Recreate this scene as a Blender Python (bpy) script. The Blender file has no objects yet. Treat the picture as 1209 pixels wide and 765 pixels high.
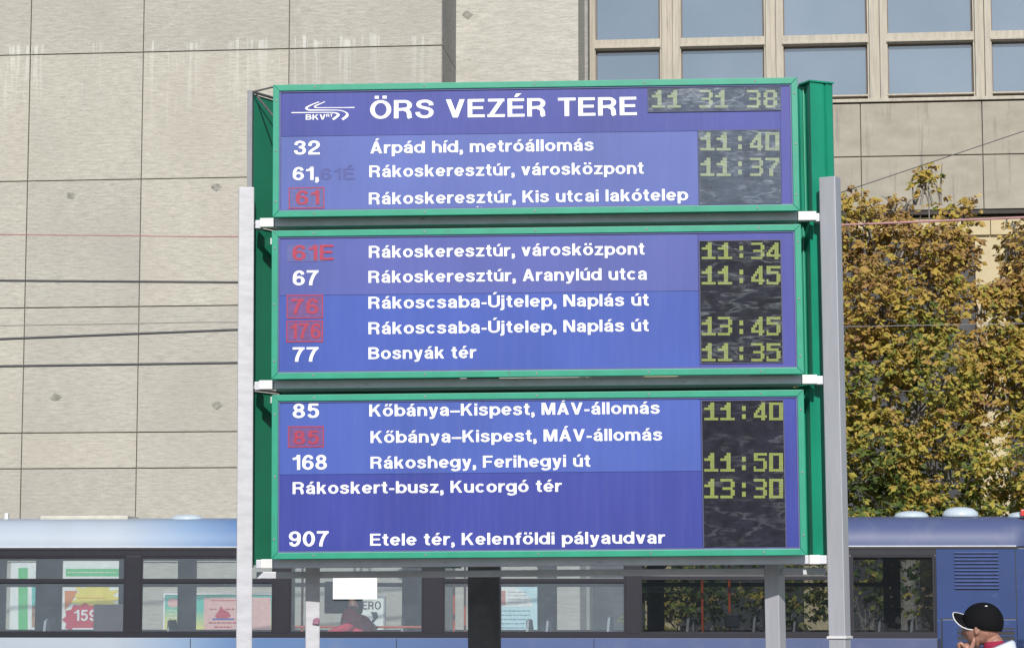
import bpy, bmesh, math, random
from mathutils import Vector, Matrix, noise as mnoise
random.seed(11)
SC = bpy.context.scene
COL = SC.collection
R = math.radians

# ---------------------------------------------------------------- camera, light
FPX = 2900.0; CAMZ = 1.6; HOR = 710.0
PITCH = math.atan((HOR-382.5)/FPX)
cd = bpy.data.cameras.new('camera'); cam = bpy.data.objects.new('camera', cd); COL.objects.link(cam)
cam.location = (0, 0, CAMZ); cam.rotation_euler = (math.pi/2+PITCH, 0, 0)
cd.sensor_fit = 'HORIZONTAL'; cd.sensor_width = 36; cd.lens = 36*FPX/1209
cd.clip_start = .1; cd.clip_end = 2000
SC.camera = cam

SUN_EL = R(31); SUN_AZ = R(1.5)            # azimuth: to the right of straight behind the camera
SD = Vector((math.sin(SUN_AZ)*math.cos(SUN_EL), -math.cos(SUN_AZ)*math.cos(SUN_EL), math.sin(SUN_EL)))
W = bpy.data.worlds.new('World'); SC.world = W; W.use_nodes = True
nt = W.node_tree; bg = nt.nodes['Background']
sky = nt.nodes.new('ShaderNodeTexSky'); sky.sky_type = 'NISHITA'; sky.sun_disc = False
sky.sun_elevation = SUN_EL; sky.sun_rotation = math.pi - SUN_AZ
sky.air_density = 1.0; sky.dust_density = .45; sky.ozone_density = 1.6
nt.links.new(sky.outputs[0], bg.inputs[0]); bg.inputs[1].default_value = .095
ld = bpy.data.lights.new('sun', 'SUN'); ld.energy = 4.2; ld.angle = R(.5); ld.color = (1, .965, .92)
sun = bpy.data.objects.new('sun', ld); COL.objects.link(sun); sun.location = (0, -20, 30)
sun.rotation_euler = SD.to_track_quat('Z', 'Y').to_euler()
SC.view_settings.view_transform = 'Standard'; SC.view_settings.look = 'None'
SC.view_settings.exposure = 0.0; SC.view_settings.gamma = 1

# ---------------------------------------------------------------- helpers
def srgb(r, g, b, k=1.0):
    f = lambda c: ((c/255+.055)/1.055)**2.4 if c > 10 else c/255/12.92
    return (f(r)*k, f(g)*k, f(b)*k)

class N:
    def __init__(s, name):
        s.m = bpy.data.materials.new(name); s.m.use_nodes = True; s.t = s.m.node_tree
        s.b = s.t.nodes['Principled BSDF']; s.out = s.t.nodes['Material Output']
    def add(s, typ, **k):
        n = s.t.nodes.new(typ)
        for a, v in k.items(): setattr(n, a, v)
        return n
    def ln(s, a, b): s.t.links.new(a, b)
    def coord(s, scale=(1, 1, 1), kind='Object'):
        c = s.add('ShaderNodeTexCoord'); m = s.add('ShaderNodeMapping'); m.inputs['Scale'].default_value = scale
        s.ln(c.outputs[kind], m.inputs[0]); return m.outputs[0]
    def noise(s, vec, scale, detail=4, rough=.55):
        n = s.add('ShaderNodeTexNoise'); n.inputs['Scale'].default_value = scale
        n.inputs['Detail'].default_value = detail; n.inputs['Roughness'].default_value = rough
        s.ln(vec, n.inputs['Vector']); return n.outputs[0]
    def ramp(s, fac, stops):
        r = s.add('ShaderNodeValToRGB'); e = r.color_ramp.elements
        while len(e) < len(stops): e.new(.5)
        for i, (p, c) in enumerate(stops):
            e[i].position = p; e[i].color = (*c, 1) if len(c) == 3 else c
        s.ln(fac, r.inputs[0]); return r.outputs[0]
    def mix(s, fac, a, b, mode='MIX'):
        m = s.add('ShaderNodeMix'); m.data_type = 'RGBA'; m.blend_type = mode
        for i, v in ((0, fac), (6, a), (7, b)):
            if isinstance(v, (int, float)): m.inputs[i].default_value = v
            elif isinstance(v, tuple): m.inputs[i].default_value = (*v, 1)
            else: s.ln(v, m.inputs[i])
        return m.outputs[2]
    def math(s, op, a, b=0.0, clamp=False):
        m = s.add('ShaderNodeMath'); m.operation = op; m.use_clamp = clamp
        for i, v in ((0, a), (1, b)):
            if isinstance(v, (int, float)): m.inputs[i].default_value = v
            else: s.ln(v, m.inputs[i])
        return m.outputs[0]
    def bump(s, h, strength, dist=.01):
        b = s.add('ShaderNodeBump'); b.inputs['Strength'].default_value = strength
        b.inputs['Distance'].default_value = dist; s.ln(h, b.inputs['Height']); s.ln(b.outputs[0], s.b.inputs['Normal'])
    def base(s, c):
        if isinstance(c, tuple): s.b.inputs['Base Color'].default_value = (*c, 1)
        else: s.ln(c, s.b.inputs['Base Color'])
    def setp(s, rough=.5, metal=0, spec=.5, coat=0):
        s.b.inputs['Roughness'].default_value = rough; s.b.inputs['Metallic'].default_value = metal
        s.b.inputs['Specular IOR Level'].default_value = spec; s.b.inputs['Coat Weight'].default_value = coat

def simple(name, c, rough=.5, metal=0, spec=.5, var=.12, scale=6, stretch=(1, 1, 1), bump=0, coat=0, dirt=None):
    n = N(name); v = n.coord(stretch); f = n.noise(v, scale, 5, .6)
    lo = tuple(x*(1-var) for x in c); hi = tuple(min(1, x*(1+var)) for x in c)
    col = n.ramp(f, [(.3, lo), (.7, hi)])
    if dirt:
        g = n.noise(n.coord(dirt[1]), dirt[2], 6, .7); col = n.mix(n.ramp(g, [(dirt[3], (0, 0, 0)), (dirt[3]+.12, (1, 1, 1))]), col, dirt[0])
    n.base(col); n.setp(rough, metal, spec, coat)
    if bump: n.bump(f, bump)
    return n.m

class MB:
    def __init__(s): s.v = []; s.f = []
    def quad(s, *p):
        i = len(s.v); s.v += [tuple(q) for q in p]; s.f.append(tuple(range(i, i+len(p)))); return s
    def box(s, x0, x1, y0, y1, z0, z1):
        i = len(s.v)
        s.v += [(x, y, z) for z in (z0, z1) for x, y in ((x0, y0), (x1, y0), (x1, y1), (x0, y1))]
        s.f += [tuple(i+k for k in q) for q in ((3, 2, 1, 0), (4, 5, 6, 7), (0, 1, 5, 4), (1, 2, 6, 5), (2, 3, 7, 6), (3, 0, 4, 7))]
        return s
    def prism(s, pts, z0, z1):          # pts in x,y counter-clockwise, extruded along z
        n = len(pts); i = len(s.v)
        s.v += [(x, y, z0) for x, y in pts]+[(x, y, z1) for x, y in pts]
        s.f.append(tuple(i+k for k in reversed(range(n)))); s.f.append(tuple(i+n+k for k in range(n)))
        for k in range(n): s.f.append((i+k, i+(k+1) % n, i+n+(k+1) % n, i+n+k))
        return s
    def plate(s, pts, y0, y1):          # pts in x,z, depth y0 (front) to y1
        n = len(pts); i = len(s.v)
        s.v += [(x, y0, z) for x, z in pts]+[(x, y1, z) for x, z in pts]
        s.f.append(tuple(i+k for k in range(n))); s.f.append(tuple(i+n+k for k in reversed(range(n))))
        for k in range(n): s.f.append((i+(k+1) % n, i+k, i+n+k, i+n+(k+1) % n))
        return s
    def tube(s, p, r, n=8, cap=True):
        p = [Vector(q) for q in p]; rr = r if isinstance(r, (list, tuple)) else [r]*len(p); rings = []
        for k, q in enumerate(p):
            t = (p[min(k+1, len(p)-1)]-p[max(k-1, 0)]).normalized()
            a = Vector((0, 0, 1)) if abs(t.z) < .9 else Vector((1, 0, 0))
            e1 = t.cross(a).normalized(); e2 = t.cross(e1)
            i = len(s.v); s.v += [tuple(q+(e1*math.cos(2*math.pi*j/n)+e2*math.sin(2*math.pi*j/n))*rr[k]) for j in range(n)]; rings.append(i)
        for a, b in zip(rings, rings[1:]):
            for j in range(n): s.f.append((a+j, b+j, b+(j+1) % n, a+(j+1) % n))
        if cap: s.f.append(tuple(rings[0]+j for j in range(n))); s.f.append(tuple(rings[-1]+j for j in reversed(range(n))))
        return s
    def lathe(s, prof, c=(0, 0, 0), n=24, axis='z', sx=1, sy=1):
        rings = []
        for r, h in prof:
            i = len(s.v); rings.append(i)
            for j in range(n):
                a = 2*math.pi*j/n; x = r*math.cos(a)*sx; y = r*math.sin(a)*sy
                q = (x, y, h) if axis == 'z' else (x, h, y)
                s.v.append((c[0]+q[0], c[1]+q[1], c[2]+q[2]))
        for a, b in zip(rings, rings[1:]):
            for j in range(n): s.f.append((a+j, a+(j+1) % n, b+(j+1) % n, b+j))
        s.f.append(tuple(rings[0]+j for j in reversed(range(n)))); s.f.append(tuple(rings[-1]+j for j in range(n)))
        return s
    def build(s, name, m=None, parent=None, bevel=0, smooth=False, **tags):
        me = bpy.data.meshes.new(name); me.from_pydata(s.v, [], s.f); me.validate(); 
        if m: me.materials.append(m)
        if bevel:
            b = bmesh.new(); b.from_mesh(me)
            bmesh.ops.recalc_face_normals(b, faces=b.faces)
            es = [e for e in b.edges if len(e.link_faces) == 2 and e.calc_face_angle(0) > .5]
            bmesh.ops.bevel(b, geom=es, offset=bevel, segments=2, affect='EDGES', profile=.6); b.to_mesh(me); b.free()
        else:
            b = bmesh.new(); b.from_mesh(me); bmesh.ops.recalc_face_normals(b, faces=b.faces); b.to_mesh(me); b.free()
        if smooth:
            for p in me.polygons: p.use_smooth = True
        return link(name, me, parent, **tags)

def link(name, data, parent=None, **tags):
    o = bpy.data.objects.new(name, data); COL.objects.link(o); o.parent = parent
    for k, v in tags.items():
        if v is not None: o[k] = v
    return o
def thing(name, label, category, loc=(0, 0, 0), rot=(0, 0, 0), group=None):
    o = link(name, None, None, label=label, category=category, group=group)
    o.location = loc; o.rotation_euler = rot; o.empty_display_size = .3; return o

class Frame:
    """a vertical working plane: origin under pixel column pxr at distance d, turned by theta, leaning by roll; local x right, y away, z up"""
    def __init__(s, pxr, d, theta, roll=0):
        s.o = Vector(((pxr-604.5)/FPX*d, d, 0)); s.M = Matrix.Rotation(-theta, 3, 'Z') @ Matrix.Rotation(-roll, 3, 'Y')
        s.rot = s.M.to_euler(); s.I = s.M.transposed()
        s.c = s.I @ (Vector((0, 0, CAMZ))-s.o)
    def ray(s, px, py):
        x = (px-604.5)/FPX; y = (382.5-py)/FPX
        return s.I @ Vector((x, math.cos(PITCH)-y*math.sin(PITCH), math.sin(PITCH)+y*math.cos(PITCH)))
    def at(s, px, py, v=0.0):
        r = s.ray(px, py); t = (v-s.c.y)/r.y; q = s.c+r*t; return q.x, q.z
    def u(s, px, v=0.0, py=400): return s.at(px, py, v)[0]
    def z(s, py, v=0.0, px=600): return s.at(px, py, v)[1]
    def rect(s, x0, y0, x1, y1, v=0.0):      # pixel rectangle (left, top, right, bottom) -> u0,u1,z0,z1
        cx, cy = (x0+x1)/2, (y0+y1)/2
        return s.u(x0, v, cy), s.u(x1, v, cy), s.z(y1, v, cx), s.z(y0, v, cx)

# ---------------------------------------------------------------- materials
def wall_mat(name, c, streak=True):
    n = N(name)
    f1 = n.noise(n.coord((3.0, 3.0, 19)), 1.0, 8, .78); f2 = n.noise(n.coord((1, 1, 1)), .45, 4, .5); f3 = n.noise(n.coord((5.5, 5.5, 27)), 1.0, 5, .72)
    a = n.ramp(f1, [(.32, tuple(x*.70 for x in c)), (.5, c), (.68, tuple(min(.9, x*1.25) for x in c))])
    b = n.mix(n.ramp(f2, [(.35, (0, 0, 0)), (.68, (.55, .55, .55))]), a, tuple(x*k for x, k in zip(c, (.86, .84, .85))))
    pit = n.ramp(f3, [(.30, (1, 1, 1)), (.40, (0, 0, 0))]); b = n.mix(n.math('MULTIPLY', pit, .5), b, tuple(x*.55 for x in c))
    glint = n.ramp(f3, [(.61, (0, 0, 0)), (.68, (1, 1, 1))]); b = n.mix(n.math('MULTIPLY', glint, .55), b, (.72, .70, .64))
    if streak:   # lime runs just under the upper joint, shape of their own
        co = n.add('ShaderNodeTexCoord'); sp = n.add('ShaderNodeSeparateXYZ'); n.ln(co.outputs['Object'], sp.inputs[0])
        z = sp.outputs['Z']; run = n.noise(n.coord((5.0, 1, .22)), 1.0, 3, .8); clump = n.ramp(n.noise(n.coord((.55, .01, .01)), 1.0, 2, .5), [(.42, (0, 0, 0)), (.56, (1, 1, 1))]); rn = n.math('MULTIPLY', clump, n.ramp(run, [(.535, (0, 0, 0)), (.575, (1, 1, 1))]))
        ht = n.math('MULTIPLY', n.noise(n.coord((2.6, .01, .01)), 1.0, 2, .6), .55)
        up = n.math('MULTIPLY', n.math('SUBTRACT', n.math('ADD', ht, LIME_Z-.02), z), 14, True); dn = n.math('MULTIPLY', n.math('SUBTRACT', z, LIME_Z-.10), 9, True)
        blk = n.math('MULTIPLY', n.math('MULTIPLY', up, dn), .62)
        below = n.math('SUBTRACT', LIME_Z-.04, z); isb = n.math('MULTIPLY', below, 12, True); fade = n.math('SUBTRACT', .34, n.math('MULTIPLY', below, .16), True)
        msk = n.math('MULTIPLY', rn, n.math('MAXIMUM', blk, n.math('MULTIPLY', isb, fade)))
        b = n.mix(msk, b, (.70, .69, .65))
    oi = n.add('ShaderNodeObjectInfo'); b = n.mix(1.0, b, n.ramp(oi.outputs['Random'], [(0, (.93, .93, .94)), (1, (1.05, 1.04, 1.02))]), 'MULTIPLY')
    n.base(b); n.setp(.9, 0, .2)
    h = n.mix(.5, f1, f3); n.bump(h, .9, .03)
    return n.m

BUILD = Frame(604.5, 60, R(5.9))
LIME_Z = BUILD.z(50)
M = {}
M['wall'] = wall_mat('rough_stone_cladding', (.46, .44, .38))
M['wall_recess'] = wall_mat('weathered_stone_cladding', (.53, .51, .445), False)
M['wall_dark'] = wall_mat('shaded_stone_return', (.33, .325, .31), False)  # darker stone colour carries the shade of the side faces
M['joint'] = simple('dark_joint', (.17, .16, .14), .9, scale=3)
M['beige'] = simple('beige_render', (.44, .40, .33), .8, var=.16, scale=2.2, stretch=(6, 6, .5), dirt=((.25, .22, .17), (5, 5, .4), 2.0, .62))
M['band'] = simple('smooth_concrete_band', (.345, .315, .255), .85, var=.12, scale=1.4, stretch=(1, 1, 2), bump=.1, dirt=((.21, .2, .17), (3, 3, .25), 1.2, .56))
M['yellow'] = simple('pale_yellow_plaster', (.52, .43, .26), .8, var=.1, scale=2)
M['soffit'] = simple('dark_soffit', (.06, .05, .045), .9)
M['green'] = simple('green_painted_frame', (.014, .29, .175), .42, var=.10, scale=5, coat=0, dirt=((.045, .20, .13), (7, 7, 2.0), 3, .60))
M['green_side'] = simple('green_housing_sheet', (.008, .25, .145), .42, var=.14, scale=4, stretch=(1, 1, .4))
M['green_dark'] = simple('green_rear_sheet', (.012, .20, .105), .55, var=.08, scale=3)
M['grey_rail'] = simple('grey_painted_steel', (.56, .57, .61), .45, var=.1, scale=9, stretch=(.6, 1, 1), metal=.2, dirt=((.16, .14, .13), (3, 1, 8), 4, .63))
M['wing_edge'] = simple('weathered_grey_edge', (.24, .24, .26), .5, var=.2, scale=8)
M['white_post'] = simple('whitish_aluminium_post', (.49, .485, .505), .55, var=.10, scale=7, stretch=(1, 1, 3), metal=.1, dirt=((.50, .47, .46), (3, 3, 14), 3.4, .655))
M['grey_post'] = simple('dull_aluminium_post', (.42, .42, .45), .42, var=.07, scale=7, stretch=(4, 1, .3), metal=.25, dirt=((.28, .27, .27), (3, 3, 14), 3.4, .64))
M['cap'] = simple('white_parts_and_lit_rail_ends', (.70, .69, .67), .4, var=.04)  # small white parts, also the sunlit ends of the grey cross rails
M['dark_steel'] = simple('dark_steel_column', (.12, .11, .112), .6, var=.3, scale=4, dirt=((.13, .12, .11), (2, 2, 6), 3, .6))
M['black'] = simple('black_rubber', (.02, .02, .024), .5)
M['white_vinyl'] = simple('white_vinyl_lettering', (.88, .88, .90), .45, var=.03)
M['red_vinyl'] = simple('faded_red_vinyl', (.36, .022, .065), .5, var=.18, scale=40)
M['ghost_vinyl'] = simple('residue_of_removed_letters', (.075, .09, .29), .6, var=.1, scale=50)
def patch(name, c): return simple(name, c, .55, var=.22, scale=28, dirt=((.15, .04, .14), (1, 1, 4), 22, .56))
M['patch'] = patch('dirty_adhesive_patch', (.085, .10, .29))
M['patch_red'] = patch('reddish_adhesive_patch', (.125, .055, .20))
def vinyl(name, c, warm=(0, 0, 0)):
    n = N(name); f = n.noise(n.coord((.8, 1, .5)), 1.6, 3, .5); g = n.noise(n.coord((14, 1, .6)), 2.0, 4, .6); d = n.noise(n.coord((1, 1, 1)), 55, 3, .7)
    col = n.ramp(f, [(.3, tuple(x*.88 for x in c)), (.7, tuple(min(1, x*1.13) for x in c))])
    col = n.mix(n.math('MULTIPLY', n.ramp(g, [(.45, (0, 0, 0)), (.75, (1, 1, 1))]), .05), col, (.30, .31, .5))
    col = n.mix(n.math('MULTIPLY', n.ramp(d, [(.66, (0, 0, 0)), (.76, (1, 1, 1))]), .25), col, (.10, .10, .16))
    n.base(col); n.setp(.30, 0, .4, 0)
    return n.m
VC = {'header': vinyl('deep_blue_header_vinyl', (.058, .069, .29)), 'b1': vinyl('lighter_blue_vinyl', (.100, .134, .385)),  # body strip is a lighter blue than the header
      'b2u': vinyl('lilac_blue_vinyl', (.087, .105, .34)), 'b2l': vinyl('mid_blue_vinyl', (.056, .096, .375)),
      'b3u': vinyl('bright_blue_vinyl', (.064, .106, .385)), 'b3l': vinyl('royal_blue_vinyl', (.045, .058, .29)),
      's': vinyl('violet_blue_edge_strip', (.068, .072, .30))}
M['screen'] = simple('dark_flip_dot_matrix', (.014, .014, .024), .6, spec=.06, var=.5, scale=14)
M['screen_grey'] = simple('greyed_flip_dot_matrix', (.055, .07, .10), .6, spec=.1, var=.5, scale=9)
M['dot'] = simple('yellow_green_dot', (.21, .25, .035), .5, var=.12, scale=20)
M['dot_pale'] = simple('pale_green_dot', (.28, .335, .17), .5, var=.12, scale=20)
def film_mat(name, amt, seed, white, base=.03):
    n = N(name); v = n.coord((1, 1, 1)); mp = n.add('ShaderNodeMapping'); mp.inputs['Location'].default_value = (seed, 0, seed*2)
    mp.inputs['Rotation'].default_value = (0, R(38), 0); mp.inputs['Scale'].default_value = (1.6, 1, 6); n.ln(v, mp.inputs[0])
    w = n.noise(mp.outputs[0], 2.2, 6, .62); w2b = n.noise(mp.outputs[0], 1.1, 3, .5); w2 = n.noise(v, 9, 4, .6)
    mask = n.math('MULTIPLY', n.math('MAXIMUM', n.ramp(w, [(.55, (0, 0, 0)), (.64, (1, 1, 1))]), n.ramp(n.math('ABSOLUTE', n.math('SUBTRACT', w2b, .5)), [(.006, (1, 1, 1)), (.022, (0, 0, 0))])), n.ramp(w2, [(.38, (.15, .15, .15)), (.62, (1, 1, 1))]))
    tr = n.add('ShaderNodeBsdfTransparent'); mx = n.add('ShaderNodeMixShader')
    n.base(white); n.setp(.3, 0, .5); n.bump(n.mix(.5, w, w2), .7, .02)
    fac = n.math('ADD', n.math('MULTIPLY', mask, amt), base); n.ln(fac, mx.inputs[0]); n.ln(tr.outputs[0], mx.inputs[1]); n.ln(n.b.outputs[0], mx.inputs[2])
    n.ln(mx.outputs[0], n.out.inputs[0]); return n.m
def glass_mat(name, tint, refl, rough=.0, dust=0):
    n = N(name); tr = n.add('ShaderNodeBsdfTransparent'); tr.inputs[0].default_value = (*tint, 1)
    gl = n.add('ShaderNodeBsdfGlossy'); gl.inputs['Roughness'].default_value = rough; gl.inputs[0].default_value = (1, 1, 1, 1)
    fr = n.add('ShaderNodeFresnel'); fr.inputs[0].default_value = 1.5; mx = n.add('ShaderNodeMixShader')
    n.ln(n.math('MULTIPLY', fr.outputs[0], refl, True), mx.inputs[0]); n.ln(tr.outputs[0], mx.inputs[1]); n.ln(gl.outputs[0], mx.inputs[2])
    df = n.add('ShaderNodeBsdfDiffuse'); df.inputs[0].default_value = (.60, .68, .78, 1); m2 = n.add('ShaderNodeMixShader'); dn = n.noise(n.coord((1, 1, 1)), 2.2, 6, .7)
    n.ln(n.math('MULTIPLY', n.ramp(dn, [(.3, (.75, .75, .75)), (.7, (1, 1, 1))]), dust), m2.inputs[0]); n.ln(mx.outputs[0], m2.inputs[1]); n.ln(df.outputs[0], m2.inputs[2]); n.ln(m2.outputs[0], n.out.inputs[0])
    return n.m
M['bus_glass'] = glass_mat('bus_window_glass', (.86, .89, .90), 1.2, 0, .105)
M['bus_glass_dark'] = glass_mat('tinted_rear_window_glass', (.64, .65, .66), .8, 0, .012); M['far_glass'] = glass_mat('clear_far_window_glass', (.92, .94, .94), 1.0, 0, .01)
n = N('office_window_glass'); f = n.noise(n.coord((.5, 1, .5)), .7, 3); oi = n.add('ShaderNodeObjectInfo'); n.base(n.mix(1.0, n.ramp(f, [(.3, (.09, .14, .19)), (.7, (.14, .19, .245))]), n.ramp(oi.outputs['Random'], [(0, (.8, .82, .85)), (1, (1.15, 1.12, 1.1))]), 'MULTIPLY')); n.setp(.06, 0, 1.0, 1.0); n.b.inputs['IOR'].default_value = 1.9
n.bump(n.noise(n.coord((1, 1, 1)), .8, 2), .05, .02); M['office_glass'] = n.m

# ---------------------------------------------------------------- ground
M['asphalt'] = simple('worn_asphalt', (.055, .054, .052), .9, var=.3, scale=1.2, bump=.2)
M['paving'] = simple('grey_paving', (.25, .24, .22), .9, var=.15, scale=2.5, bump=.1)
M['kerbm'] = simple('pale_kerb_stone', (.36, .35, .33), .85)
MB().quad((-600, -600, -.02), (600, -600, -.02), (600, 900, -.02), (-600, 900, -.02)).build('ground', M['paving'], kind='structure')
MB().box(-120, 120, 33.5, 46.5, -.018, -.004).build('road', M['asphalt'], kind='structure')
MB().box(-120, 120, 46.5, 56.0, -.019, .11).build('pavement', M['paving'], kind='structure')
kb = MB().box(0, .98, 0, .18, -.01, .13)
kerb = kb.build('kerb', M['kerbm'], bevel=.015, kind='structure'); kerb.location = (-20, 33.3, 0)
for i in range(1, 41):
    k = bpy.data.objects.new('kerb_stone', kerb.data); COL.objects.link(k); k.parent = kerb; k.location = (i*1.0, 0, 0)

# ---------------------------------------------------------------- building
def building():
    F = BUILD
    B = thing('building', 'large pale stone-clad building with blank wall and window wing filling the background', 'building', F.o, F.rot)
    p = lambda name, mb, m, par=B, **k: mb.build(name, m, par, **k)
    D1 = 2.8; D2 = 5.6; TOP = 22.0
    xs = [-560, -430, -300, -166, -98, 33, 167, 340, 521]
    us = [F.u(x, 0, 200) for x in xs]
    zs = [0.0, F.z(663), F.z(550), F.z(507), F.z(356.5), F.z(204), F.z(52), F.z(-100), TOP]
    p('wall', MB().box(us[0], us[-1]-.02, .06, D1-.05, 0, TOP), M['joint'])
    g = .013
    for i in range(len(us)-1):
        for j in range(len(zs)-1):
            pr = random.uniform(0, .012)
            p('wall_panel', MB().box(us[i]+g, us[i+1]-(g if i < len(us)-2 else 0), -pr, .10, zs[j]+g, zs[j+1]-g), M['wall'], bevel=.006)
    # return of the corner
    e = us[-1]
    for j in range(len(zs)-1):
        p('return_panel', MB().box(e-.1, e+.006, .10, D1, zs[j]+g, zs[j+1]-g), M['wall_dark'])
    # recessed wall
    r0 = e-.2; r1 = F.u(683, D1, 50)
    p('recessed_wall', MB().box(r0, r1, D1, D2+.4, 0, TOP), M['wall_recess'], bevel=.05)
    p('shaded_corner_strip', MB().box(r1-.1, F.u(697, D2), D2-.6, D2+.4, 0, TOP), M['wall_dark'])  # dark strip painted in for the shaded return beside the wing
    # old anchor holes
    for (x, y) in ((84, 231), (256, 221), (66, 469), (257, 478)):
        u, z = F.at(x, y, 0); m = MB()
        prof = []
        for k in range(11):
            a = 2*math.pi*k/11; rr = random.uniform(.07, .12); prof.append((u+rr*math.cos(a)*1.3, z+rr*math.sin(a)))
        p('patched_hole', m.plate(prof, -.019, .02), M['joint'] if False else M['patchgrey'])
    u, z = F.at(552, 18, D1); p('patched_hole', MB().plate([(u+.16*math.cos(k)*random.uniform(.6, 1), z+.12*math.sin(k)*random.uniform(.6, 1)) for k in (0, .8, 1.6, 2.4, 3.2, 4, 4.8, 5.6)], D1-.006, D1+.02), M['patchgrey'])
    # window wing
    w0 = F.u(697, D2); w1 = F.u(1560, D2)
    panes = [(703, 779), (804, 902), (925, 1024), (1048, 1149), (1171, 1274), (1297, 1400), (1423, 1528)]
    zsill = F.z(118, D2, 1000); zb = F.z(112, D2, 1000); ztr0 = F.z(56, D2, 850); ztr1 = F.z(44, D2, 850)
    ztr1b = ztr1+1.55; 
    vg = D2+.22
    p('window_wing_core', MB().box(w0, w1, D2+.5, D2+9, 0, TOP), M['beige'])
    lower = F.z(247, D2, 1150)
    for r in range(1):
        for i, (a, b) in enumerate(panes):
            ua, ub = F.u(a, D2, 60), F.u(b, D2, 60)
            wn = MB().box(ua-.05, ub+.05, D2+.02, D2+.45, ztr0, ztr1).build('window', M['beige'], B)
            for (z0, z1) in ((zb-.04, zb), (ztr1b, ztr1b+.25)): MB().box(ua-.05, ub+.05, D2+.02, D2+.45, z0, z1).build('crosspiece', M['beige'], wn)
            for (z0, z1) in ((zb, ztr0), (ztr1, ztr1b)):
                MB().box(ua, ub, vg, vg+.03, z0, z1).build('pane', M['office_glass'], wn)
                fr = MB(); t = .035
                fr.box(ua, ua+t, vg-.05, vg, z0, z1).box(ub-t, ub, vg-.05, vg, z0, z1).box(ua+t, ub-t, vg-.05, vg, z1-t, z1).box(ua+t, ub-t, vg-.05, vg, z0, z0+t)
                fr.build('frame', M['bronze'], wn)
            MB().box(ua-.02, ub+.02, D2-.05, D2+.02, ztr0+.03, ztr0+.09).build('sill', M['beige'], wn, bevel=.01)
            MB().box(ua, ub, D2+.06, D2+.45, ztr1b+.25, TOP).build('spandrel', M['beige'], wn)
    edges = [w0]+[v for a, b in panes for v in (F.u(a, D2, 60), F.u(b, D2, 60))]+[w1]
    for a, b in zip(edges[::2], edges[1::2]):
        m = MB(); wd = b-a
        m.box(a, b, D2+.03, D2+.5, zsill, TOP)
        m.box(a+wd*.10, a+wd*.34, D2-.06, D2+.03, zsill, TOP).box(a+wd*.62, a+wd*.9, D2-.06, D2+.03, zsill, TOP)
        m.build('mullion', M['beige'], B, bevel=.008)
    p('window_sill', MB().box(w0, w1, D2-.10, D2+.5, zsill-.09, zsill), M['beige'], bevel=.01)
    # concrete band below in large panels
    zmid = F.z(184, D2, 1100); zj = zsill-.13
    bx = [690, 880, 1020, 1165, 1310, 1455, 1556]
    for a, b in zip(bx, bx[1:]):
        for z0, z1 in ((lower, zmid-.015), (zmid+.015, zj)):
            p('band_panel', MB().box(F.u(a, D2)+.012, F.u(b, D2)-.012, D2-.03, D2+.4, z0, z1), M['band'], bevel=.008)
    p('band_backing', MB().box(w0+.01, w1-.01, D2+.05, D2+.49, lower+.02, zj), M['joint'])
    # under the overhang: dark gap, yellow beam, dark openings and yellow columns
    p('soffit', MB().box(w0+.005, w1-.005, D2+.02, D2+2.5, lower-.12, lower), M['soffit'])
    zy1 = F.z(259, D2+.5, 1100); zy0 = F.z(280, D2+.5, 1100)
    for a, b in ((690, 900), (900, 1030), (1030, 1172), (1172, 1310), (1310, 1550)):
        p('beam_panel', MB().box(F.u(a, D2+.3)+.01, F.u(b, D2+.3)-.01, D2+.2, D2+.5-.01, zy0, zy1), M['yellow'])
    for a, b in ((760, 800), (945, 985), (1153, 1188), (1360, 1400)):
        p('column', MB().box(F.u(a, D2+.4), F.u(b, D2+.4), D2+.30, D2+.48, 0, zy0-.002), M['yellow'], bevel=.01)
    p('dark_shopfront', MB().box(w0, w1, D2+.42, D2+.495, 0, zy0-.01), M['darkglass'])
M['patchgrey'] = simple('grey_mortar_patch', (.27, .26, .225), .95, var=.35, scale=12)
M['bronze'] = simple('brown_window_frame', (.16, .12, .10), .6)
M['darkglass'] = simple('shaded_shop_glass', (.05, .05, .055), .3, var=.4, scale=1)
building()

# ---------------------------------------------------------------- stroke alphabet (bold extended grotesque)
VW, HW = .200, .150
def cr(pts, n=6):
    P = [Vector((*p, 0)) for p in pts]; out = []
    for i in range(len(P)-1):
        a = P[i-1] if i else P[0]*2-P[1]; b = P[i]; c = P[i+1]; d = P[i+2] if i+2 < len(P) else P[-1]*2-P[-2]
        for k in range(n):
            t = k/n; out.append(.5*((2*b)+(c-a)*t+(2*a-5*b+4*c-d)*t*t+(3*b-a-3*c+d)*t**3))
    out.append(P[-1]); return [(q.x, q.y) for q in out]
def arc(cx, cy, rx, ry, a0, a1, n=14): return [(cx+rx*math.cos(R(a0+(a1-a0)*i/n)), cy+ry*math.sin(R(a0+(a1-a0)*i/n))) for i in range(n+1)]
h, v_ = HW/2, VW/2
XH = .75
def O(w, hh, y0=0): return ('C', arc(w/2, y0+hh/2, w/2-v_, hh/2-h, 0, 360, 26))
def bowl_n(x0, w):   # arch of n starting at stem x0 (left edge) with outer width w
    r = w/2-v_; cx = x0+w/2
    return ('S', arc(cx, XH-h-.27, r, .27, 175, 0, 10)+[(x0+w-v_, 0)])
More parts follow.
